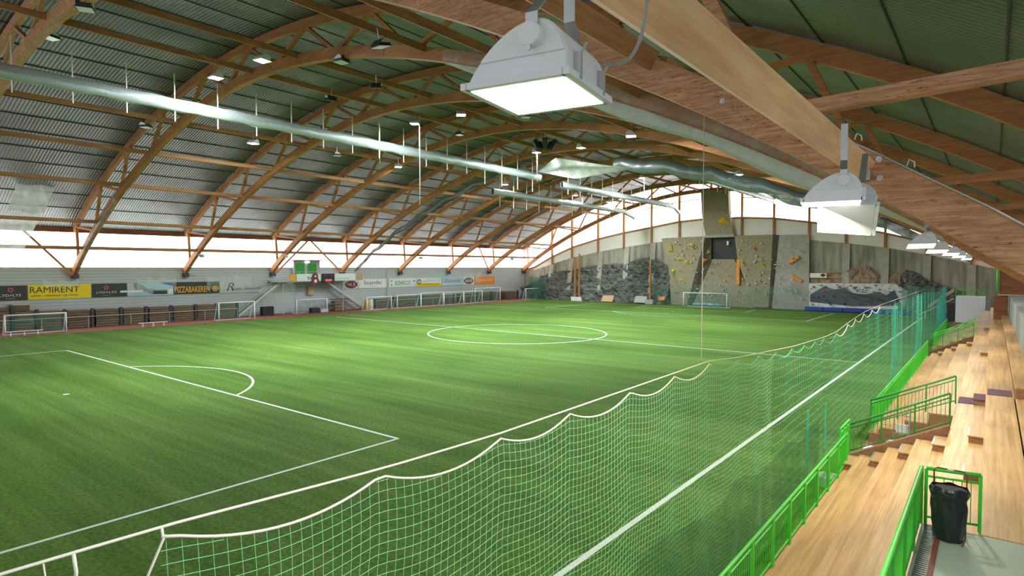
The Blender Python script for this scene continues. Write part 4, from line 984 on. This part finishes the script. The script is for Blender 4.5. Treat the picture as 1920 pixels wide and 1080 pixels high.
clutter(688, 693, 563, -70.2, 'amber_hold', 'foam_pad', 'small orange pad behind the first goal past the right staircase', 'pad'); clutter(694, 700, 561, -70.1, 'white_paint', 'poster_board', 'white poster board behind the first goal past the right staircase', 'board', .1, .01)

# faint hanging nets on the left wall
for i, (xa, xb, y0, y1, lab) in enumerate([(80, 148, 523, 538, 'hanging net strip on the wall above the yellow banner'), (256, 330, 520, 545, 'hanging net strip above the picture banner'), (388, 470, 516, 540, 'scalloped net strip above the pale grey banner'), (800, 840, 509, 525, 'green net strip above the chequered banner'), (870, 900, 510, 530, 'faint net strip above the orange banner')]):
    X = -70; a = at(xa, y0, 0, X); b_ = at(xb, y0, 0, X); zt = a.z; zb_ = at(xb, y1, 0, X).z; n = round((b_.y-a.y)/1.7) or 1
    def fn(u, v): return (X+.05*math.sin(u*20), a.y+(b_.y-a.y)*u, zb_+(zt-.35*abs(math.sin(u*n*math.pi))-zb_)*v)
    tag(MB().grid(fn, 10*n, 3).build('wall_net', 'tv_net' if i != 3 else 'faint_net'), lab, 'net', 'net strips on the left wall')
X = -69.5; a = at(531, 560, 0, X); b_ = at(554, 560, 0, X)
tag(MB().quadmesh([(X, at(525, 560, 0, X).y, 1.5), (X, b_.y, 1.5), (X, b_.y, gz+.1), (X, at(480, 560, 0, X).y, gz-1)], [(0, 1, 2, 3)]).build('sheer_net', 'tv_net'), 'sheer net hanging over the left staircase', 'net')

# ------------------------------------------------------------------ right stand
TX = [3.66, 4.03, 4.83, 5.58, 6.42, 7.26, 8.06]; TZ = [.35, .6, 1.0, 1.4, 1.8, 2.2, 2.6]
def tier(i, y0, y1, lab, x1=None, group='wooden seating tiers'):
    X0 = TX[i]; X1 = x1 if x1 else (TX[i+1]+.02 if i < 6 else RX); z = TZ[i]
    t = thing('seating_tier', lab, 'seating tier', (X0, y0, 0), group)
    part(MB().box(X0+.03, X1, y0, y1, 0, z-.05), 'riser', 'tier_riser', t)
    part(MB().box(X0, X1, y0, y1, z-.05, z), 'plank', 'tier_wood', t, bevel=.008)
rn = ['front kerb step', 'lowest seating step', 'second seating step', 'third seating step', 'fourth step', 'fifth step', 'top bench step']
for y0, y1, bl_ in ((-54, -26.5, 'of the nearest block, below the green fence bend'), (-22.1, 4.0, 'of the middle block beyond the first stair opening'), (9.5, 28, 'of the far block beyond the second stair opening')):
    for i in range(0, 4): tier(i, y0, y1, 'pale wooden '+rn[i]+' '+bl_)
tier(4, -54, 40, 'long pale wooden fourth step running the whole stand')
tier(5, -36.2, 40, 'long pale wooden fifth step starting at the bin corner')
tier(6, -21.8, 40, 'long wooden top bench step along the right wall', x1=RX)
t = thing('seating_tier', 'wooden top step between the vinyl landing and the purple mats', 'seating tier', (8.06, -36.2, 0)); part(MB().box(8.04, 9.8, -36.2, -21.8, 2.0, 2.2), 'plank', 'tier_wood', t)
struct(MB().box(6.45, 12, -62, -36.22, 1.9, 2.19), 'floor.004', 'platform_vinyl')
# slatted grate strip by the fence
gr = thing('floor_grate', 'narrow dark slatted grate beside the near green fence', 'grate', (6.46, -45, 2.19))
sl = MB()
for i in range(110): y = -45+i*.08; sl.box(6.5, 6.66, y, y+.03, 2.19, 2.2)
part(sl, 'slats', 'dark_metal', gr); part(MB().box(6.67, 6.75, -45, -36.3, 2.19, 2.205), 'edge_strip', 'red_brown', gr)
# aisle half steps
def hstep(i, y0, y1, lab, mat=None):
    X1 = TX[i+1]; z0 = TZ[i]; t = thing('aisle_step', lab, 'step', (X1-.32, y0, z0), 'aisle half steps')
    part(MB().box(X1-.34, X1-.005, y0, y1, z0+.002, z0+.16), 'body', 'tier_riser', t); part(MB().box(X1-.36, X1-.005, y0-.02, y1+.02, z0+.16, z0+.2), 'top', mat or 'tier_wood', t)
    if not mat: part(MB().box(X1-.37, X1-.33, y0, y1, z0+.165, z0+.205), 'nosing', 'steel', t)
for i, n_ in ((0, 'lowest of the flight'), (1, 'second of the flight'), (2, 'third of the flight'), (3, 'fourth of the flight'), (4, 'top of the flight')): hstep(i, -27.7, -26.6, 'small wooden aisle step in front of the first stair railing, '+n_)
hstep(4, -31.6, -31.0, 'small wooden step at the right end of the green rail behind the bin')
hstep(4, -21.6, -20.3, 'small purple topped step on the fourth tier', 'purple_mat')
for i in (1, 2, 3): hstep(i, 2.6, 3.6, 'small wooden aisle step before the second stair railing, row %s' % ['', 'one', 'two', 'three'][i])
hstep(4, -6, -5, 'small step on the fourth tier in the middle distance'); hstep(4, 12, 13, 'small step on the fourth tier in the far distance')
def mat_(x0, x1, y0, y1, z, lab): tag(MB().box(x0, x1, y0, y1, z+.001, z+.02).build('door_mat', 'purple_mat'), lab, 'mat', 'purple mats on the steps')
mat_(6.45, 7.0, -21.6, -20.3, 1.8, 'purple mat on the fourth tier beside the railing head'); mat_(7.3, 8.0, -21.5, -20.2, 2.2, 'purple mat on the fifth tier')
# stringer boards under the stair railings
for Y, lab in ((-26.35, 'brown sloping board under the first stair railing'), (4.6, 'brown sloping board under the second stair railing')):
    tag(MB().prism([(3.66, Y-.12, .02), (3.66, Y-.12, .5), (6.42, Y-.12, 1.95), (6.42, Y-.12, .02)], (0, .24, 0)).build('stair_stringer', 'tier_riser'), lab, 'stair side', 'sloping stair side boards')
# railings
def railing(pts, h, lab, posts, mat='green_rail', infill=True, low=.12, name='green_railing', r=.028, wide=False):
    """pts: polyline of base points; posts at each param"""
    P0 = Vector(pts[0]); P1 = Vector(pts[-1]); t = thing(name, lab, 'railing', tuple(P0), 'green railings of the stand')
    Z = Vector((0, 0, 1)); up_ = lambda p_, q_: p_+Z*q_
    part(MB().tube([up_(P0, h), up_(P1, h)], r*1.25, 10), 'top_rail', mat, t, smooth=True)
    part(MB().tube([up_(P0, h-.14), up_(P1, h-.14)], r*.75, 8), 'upper_rail', mat, t, smooth=True)
    part(MB().tube([up_(P0, low), up_(P1, low)], r*.75, 8), 'lower_rail', mat, t, smooth=True)
    d = (P1-P0); dn = Vector((d.x, d.y, 0)).normalized()
    ps = [P0.lerp(P1, i/(posts-1)) for i in range(posts)]
    for p_ in ps: part(MB().bar(p_, up_(p_, h), .05 if not wide else .06, .05 if not wide else .12, dn), 'post', mat, t)
    if infill:
        for a, b_ in zip(ps[:-1], ps[1:]):
            n = max(2, round((b_-a).length/.125)); mb = MB()
            for i in range(1, n):
                q = a.lerp(b_, i/n); mb.tube([up_(q, low), up_(q, h-.14)], .008, 5, False)
            part(mb, 'baluster_infill', mat, t)
    return t
railing([(3.77, -54, .35), (3.77, -27.3, .35)], 1.08, 'long bright green front railing at the bottom of the near block', 20, wide=True)
railing([(3.72, -28.1, .35), (3.72, -26.6, .35)], 1.38, 'short taller green railing piece at the end of the near front railing', 4)
railing([(3.77, -22.0, .35), (3.77, 4.0, .35)], 1.12, 'green front railing of the middle block', 18)
railing([(3.77, 9.6, .35), (3.77, 28, .35)], 1.12, 'green front railing of the far block', 12)
railing([(3.7, -26.35, .5), (6.4, -26.0, 1.85)], 1.02, 'dark green stair railing, nearer of the first opening', 4, 'green_dark')
railing([(3.75, -22.2, .6), (6.4, -22.15, 1.85)], 1.02, 'dark green stair railing, farther of the first opening', 4, 'green_dark')
railing([(3.75, 4.4, .5), (6.4, 4.4, 1.85)], 1.05, 'dark green stair railing at the second opening', 4, 'green_dark')
railing([(3.9, 9.6, .5), (6.4, 9.6, 1.85)], 1.0, 'bright green stair railing at the far side of the second opening', 4)
railing([(6.43, -54, 2.2), (6.43, -36.25, 2.2)], 1.02, 'bright green railing along the vinyl landing, beside the bin', 14, wide=True)
railing([(6.5, -36.22, 2.2), (7.27, -36.1, 2.2)], 1.0, 'short bright green railing right behind the bin', 2, infill=True)
# bin
bx, by = 6.86, -36.75
bi = thing('waste_bag_stand', 'black bin bag on a wire stand in the corner of the green railings', 'bin', (bx, by, 2.19))
bg = MB()
def bagf(u, v):
    a = u*2*math.pi; r_ = .2+.05*math.sin(v*2.2)+.012*math.sin(a*7+v*5)+.02*noise.noise(Vector((math.cos(a)*3, math.sin(a)*3, v*4)))
    if v > .93: r_ += .03
    return (bx+r_*1.0*math.cos(a), by+r_*.85*math.sin(a), 2.2+.86*v)
bg.grid(bagf, 48, 24); n = len(bg.v); bg.v.append((bx, by, 2.2)); part(bg, 'bag', 'bin_bag', bi, smooth=True)
def coll(u, v):
    a = u*2*math.pi; r_ = .245+.035*math.sin(v*math.pi)+.01*math.sin(a*9); return (bx+r_*math.cos(a), by+r_*.85*math.sin(a), 2.9+.2*v+.012*math.sin(a*5))
part(MB().grid(coll, 48, 6), 'bag_collar', 'bin_bag', bi, smooth=True)
part(MB().prism([(bx+.25*math.cos(2*math.pi*i/24), by+.2*math.sin(2*math.pi*i/24), 3.05) for i in range(24)], (0, 0, .02)), 'bag_mouth', 'rubber', bi)
fr = MB(); fr.tube([(bx-.23, by+.22, 2.21), (bx-.23, by+.22, 3.28), (bx-.19, by+.22, 3.33), (bx+.19, by+.2, 3.33), (bx+.23, by+.2, 3.28), (bx+.23, by+.2, 2.21), (bx+.2, by-.2, 2.21)], .012, 8)
part(fr, 'wire_frame', 'red_brown', bi, smooth=True); part(MB().tube([(bx-.04, by+.21, 3.335), (bx+.05, by+.21, 3.335)], .018, 8), 'grip', 'white_paint', bi)
# right wall
struct(MB().box(RX, 12, -40, EY, 0, 4.33), 'wall_right', 'grey_wall_paint')
struct(MB().box(12, 12.3, -62, EY, 0, 7.4), 'wall_right.001', 'grey_wall_paint')
# clad pillar and box at the right
cp = thing('clad_pillar', 'dark red brown board clad pillar rising from the top bench', 'pillar', (7.52, 20, 2.2))
part(MB().box(7.5, 8.5, 19.6, 21.2, 2.2, 4.3), 'boarding', 'clad_wood', cp)
wb = thing('clad_box', 'wooden boarded box on top of the pillar at the right edge', 'cladding', (7.8, 19.5, 4.3))
part(MB().box(7.85, 11.9, 19.4, 21.5, 4.45, 7.4), 'boarding', 'clad_wood', wb); part(MB().box(7.8, 11.9, 19.3, 21.5, 4.34, 4.45), 'lower_trim', 'plywood', wb)
a = at(1870, 508, 1, 19.2); b2 = at(1870, 547, 1, 19.2); tag(MB().tube([a+Vector((0, 0, .4)), b2], .07, 8).build('green_pole', 'green_rail', smooth=True), 'bright green upright pole in front of the clad pillar', 'pole')
# far platform
FY = 44
fa = at(1792, 556, 1, FY); fb = at(1848, 556, 1, FY)
fp = thing('far_platform', 'white fronted platform with bright green railing at the far end of the stand', 'platform', (fa.x, FY, 0))
part(MB().box(fa.x, fb.x, FY, FY+5, 0, fa.z-.02), 'front_panel', 'white_paint', fp)
railing([(fa.x, FY-.05, fa.z), (fb.x, FY-.05, fa.z)], .92, 'bright green railing on the far white platform', 5)
r_a = at(1722, 592, 1, 47); r_b = at(1789, 545, 1, 47)
rp_ = thing('ramp_rail', 'pale timber handrails sloping up to the far platform', 'handrail', (r_a.x, 47, 0))
for dz in (0, 1.0, 1.25):
    part(MB().bar((r_a.x if dz == 0 else r_a.x+1, 47, r_a.z+.1+dz), (r_b.x, 47, r_b.z-1.0+dz), .1, .14), 'hand_rail', 'plywood', rp_)
for u in (.2, .55): q = r_a.lerp(r_b, u); part(MB().box(q.x-.06, q.x+.06, 46.95, 47.05, 0, max(.6, q.z-.2)), 'post', 'plywood', rp_)
q0 = at(1776, 600, 1, 46); q1 = at(1791, 600, 1, 46); tag(MB().box(q0.x, fa.x-.02, 45.5, 46, 0, 2.3).build('dark_opening_block', 'black'), 'black block painted for the dark opening left of the white platform', 'rack')  # solid black block, paints the darkness of an opening
# things by the first stair opening
tag(MB().box(3.95, 4.4, -25.4, -24.9, .02, .55).build('poster_box', 'white_paint', bevel=.04), 'white box with red print in the first stair opening', 'box')
part_r = MB().box(4.0, 4.35, -25.42, -25.4, .08, .42); tag(part_r.build('red_label', 'print_red'), 'red printed label on the white box', 'label')
tag(MB().box(4.55, 4.9, -24.6, -24.5, .02, .75).build('notice_sheet', 'white_paint'), 'white notice sheet standing in the first stair opening', 'notice')
ld = thing('step_ladder', 'small grey folding ladder in the first stair opening', 'ladder', (4.9, -24.2, 0))
for x in (4.75, 5.2): part(MB().tube([(x, -24.5, .02), (x+.0, -24.2, 1.9)], .02, 6), 'side_rail', 'steel', ld)
for i in range(5): part(MB().box(4.75, 5.2, -24.46+i*.06, -24.4+i*.06, .3+i*.32, .33+i*.32), 'rung', 'steel', ld)
part(MB().box(4.8, 5.15, -24.3, -24.25, 1.0, 1.3), 'paper_tag', 'white_paint', ld)
tag(MB().tube([(3.45, -28.6, .02), (3.45, -28.6, .35)], [.3, .34], 14).build('white_tub', 'white_paint', bevel=.02), 'white tub behind the end of the near front railing', 'tub')

# ------------------------------------------------------------------ the long ball net
NXp = 3.0
knY = [-51.5, -49.6, -47.58, -45.73, -44.01, -42.57, -40.85, -39.19, -37.52, -35.78, -34.26, -32.8, -31.19, -29.78, -28.4, -27.08, -25.06, -22.82, -21.18, -19.11, -16.8, -14.33]
y = -12.4
while y < 38: knY.append(y); y += 2.0
topz = [(-52, 5.12), (-47.6, 5.05), (-45.7, 4.95), (-44, 4.91), (-37.5, 4.95), (-35.8, 4.82), (-31, 4.58), (-27, 4.48), (-25, 4.49), (-22.8, 4.66), (-19, 4.86), (-14, 4.93), (10, 5.0), (25, 4.6), (38, 5.0)]
def scal(y):
    zt = prof(topz, y)
    for a, b_ in zip(knY[:-1], knY[1:]):
        if a <= y <= b_:
            u = (y-a)/(b_-a); return zt-.06-(.62 if y < -35 else .7)*min(.45, (b_-a)*.22)*4*u*(1-u)*.75
    return zt-.06
rp2 = MB(); pts = [(NXp, y, prof(topz, y)) for y in np.arange(-52, 38, .5)]
tag(rp2.tube(pts, [.011 if q[1] < -37.5 else .006 for q in pts], 6).build('net_line', 'cord', smooth=True), 'straight taut cream line above the long ball net', 'rope')
net = thing('ball_net', 'long mesh ball net hung in scallops along the stand side of the pitch', 'net', (NXp, -47.6, 0))
def wob(y, z): return .05*noise.noise(Vector((y*1.1, z*.8, 1)))+.03*math.sin(y*3.6)*max(0, 1-z/5.2)
YS, YE = -47.6, -33.0
er = MB(); er.tube([(NXp+.0, y, scal(y)) for y in np.arange(YS, -37.3, .12)], .012, 6); part(er, 'edge_rope', 'cord', net, smooth=True)
part(MB().tube([(NXp+.0, y, scal(y)) for y in np.arange(-25, -14, .12)], .014, 6), 'edge_rope', 'cord', net, smooth=True)
for y_, l_, r_ in ((-48.1, .6, .011), (-48.25, .5, .005)): tag(MB().tube([(NXp, y_, prof(topz, y_)), (NXp+.01, y_+.01, prof(topz, y_)-.12), (NXp, y_-.02, prof(topz, y_)-l_)], r_, 6).build('loose_cord', 'cord', smooth=True), 'loose %s cord dangling from the net line at lower left' % ('thick' if r_ > .01 else 'thin'), 'cord')
part(MB().tube([(NXp+.0, y, scal(y)) for y in np.arange(-37.3, -25, .12)], .008, 6), 'dark_edge_rope', 'net_teal', net, smooth=True)
part(MB().tube([(NXp, YS, prof(topz, YS)), (NXp, YS+.01, scal(YS)-.02), (NXp, YS-.16, 4.6), (NXp, YS-.3, 4.0), (NXp, YS-.5, 2.5), (NXp, YS-.6, 0.02)], .01, 6), 'side_rope', 'cord', net, smooth=True)
th = MB(); y = YS+.05; cols = []
ys_ = np.arange(YS+.05, YE, .1)
for y in ys_:
    zt = scal(y); pl = []
    n = 16
    for i in range(n+1):
        z = zt*(1-i/n)+.01; pl.append((NXp+wob(y, z), y-.12*(1-z/zt)*max(0, 1-(y-YS)/4)-.02*math.sin(z*4), z))
    th.tube(pl, .0024, 3, False)
part(th, 'upright_threads', 'net_thread', net)
th = MB(); k = 0
zz = .1
while zz < 5.0:
    pl = []
    run = []
    for y in np.arange(YS, YE, .14):
        zt = scal(y); sag = .35*(zt-prof(topz, y))*max(0, (zz/5))  # follow the scallops near the top
        z = zz+sag*1.6+.015*math.sin(y*2.2+zz)
        if z < zt-.02: run.append((NXp+wob(y, z), y, z))
        else:
            if len(run) > 1: th.tube(run, .0024, 3, False)
            run = []
    if len(run) > 1: th.tube(run, .0024, 3, False)
    zz += .1
part(th, 'cross_threads', 'net_thread', net)
th = MB()
for y in np.arange(YE, 38, .2):
    zt = scal(y); g_ = .03*math.sin(y*1.9)
    th.tube([(NXp+g_*(1-i/6), y, zt*(1-i/6)+.01) for i in range(7)], .0026, 3, False)
zz = .2
while zz < 4.6:
    th.tube([(NXp+.03*math.sin(y*1.9)*(zz/5), y, zz+.35*(scal(y)-prof(topz, y))*zz/5) for y in np.arange(YE, 38, .5)], .003, 3, False); zz += .25
part(th, 'far_threads', 'net_teal', net)
def skirt(u, v):
    y = -48+20*u; return (NXp+.14+.05*math.sin(y*3), y, .02+(2.35-.5*u+.12*math.sin(y*1.7))*v)
tag(MB().grid(skirt, 80, 6).build('net_skirt', 'skirt_net'), 'dark fine green net layer along the bottom of the ball net at lower right', 'net')
# gathered folds of net
def gathered(y0, y1, z1, lab, X=NXp+.1, mat='teal_net'):
    def fn(u, v): return (X+.12*math.sin(u*40), y0+(y1-y0)*u, .02+(z1(u)-.02)*v)
    tag(MB().grid(fn, 80, 8).build('gathered_net', mat), lab, 'net', 'gathered teal nets')
gathered(25, 38, lambda u: 3.3+1.9*u-.5*abs(math.sin(u*9)), 'bright teal gathered net peaking before the far platform')
def strands(y0, y1, n, lab, seed):
    q = random.Random(seed); t = thing('net_strands', lab, 'net', (NXp+.15, y0, 0), 'hanging bundles of net strands')
    for i in range(n):
        y = q.uniform(y0, y1); x = NXp+.1+q.uniform(0, .35)
        part(MB().tube([(x, y, scal(y)), (x+.05, y+.1, 2.5), (x+q.uniform(-.1, .1), y+.05, .02)], .009, 4, False), 'strand', 'net_teal', t)
strands(1.0, 4.6, 14, 'thin teal net strands hanging past the halfway line end', 1)
strands(-12.0, -9.4, 12, 'thin teal net strands hanging nearer than the halfway line', 2)
fpn = thing('training_barrier', 'small teal netted barrier with two poles beyond the touchline', 'barrier', (3.0, -29, 0))
for px, py0, py1 in ((1515, 770, 905), (1548, 757, 838)):
    q = at(px, py1, 0, 2.9)
    a = at(px, py0, 0, 2.6); part(MB().tube([(2.6, a.y, .01), (2.6, a.y, max(1.2, a.z))], .03, 6), 'pole', 'net_teal', fpn)

# ------------------------------------------------------------------ world and light
w = bpy.data.worlds.new('w'); S.world = w; w.use_nodes = True
bg_ = w.node_tree.nodes['Background']; bg_.inputs[0].default_value = (.95, .98, 1, 1); bg_.inputs[1].default_value = .75
S.view_settings.view_transform = 'Standard'; S.view_settings.look = 'None'; S.view_settings.gamma = 1; S.view_settings.exposure = .4
S.view_settings.use_curve_mapping = False
S.cycles.max_bounces = 8; S.cycles.diffuse_bounces = 4; S.cycles.glossy_bounces = 3; S.cycles.transparent_max_bounces = 24
S.cycles.sample_clamp_indirect = 6; S.cycles.use_denoising = True
S.cycles.caustics_reflective = False; S.cycles.caustics_refractive = False
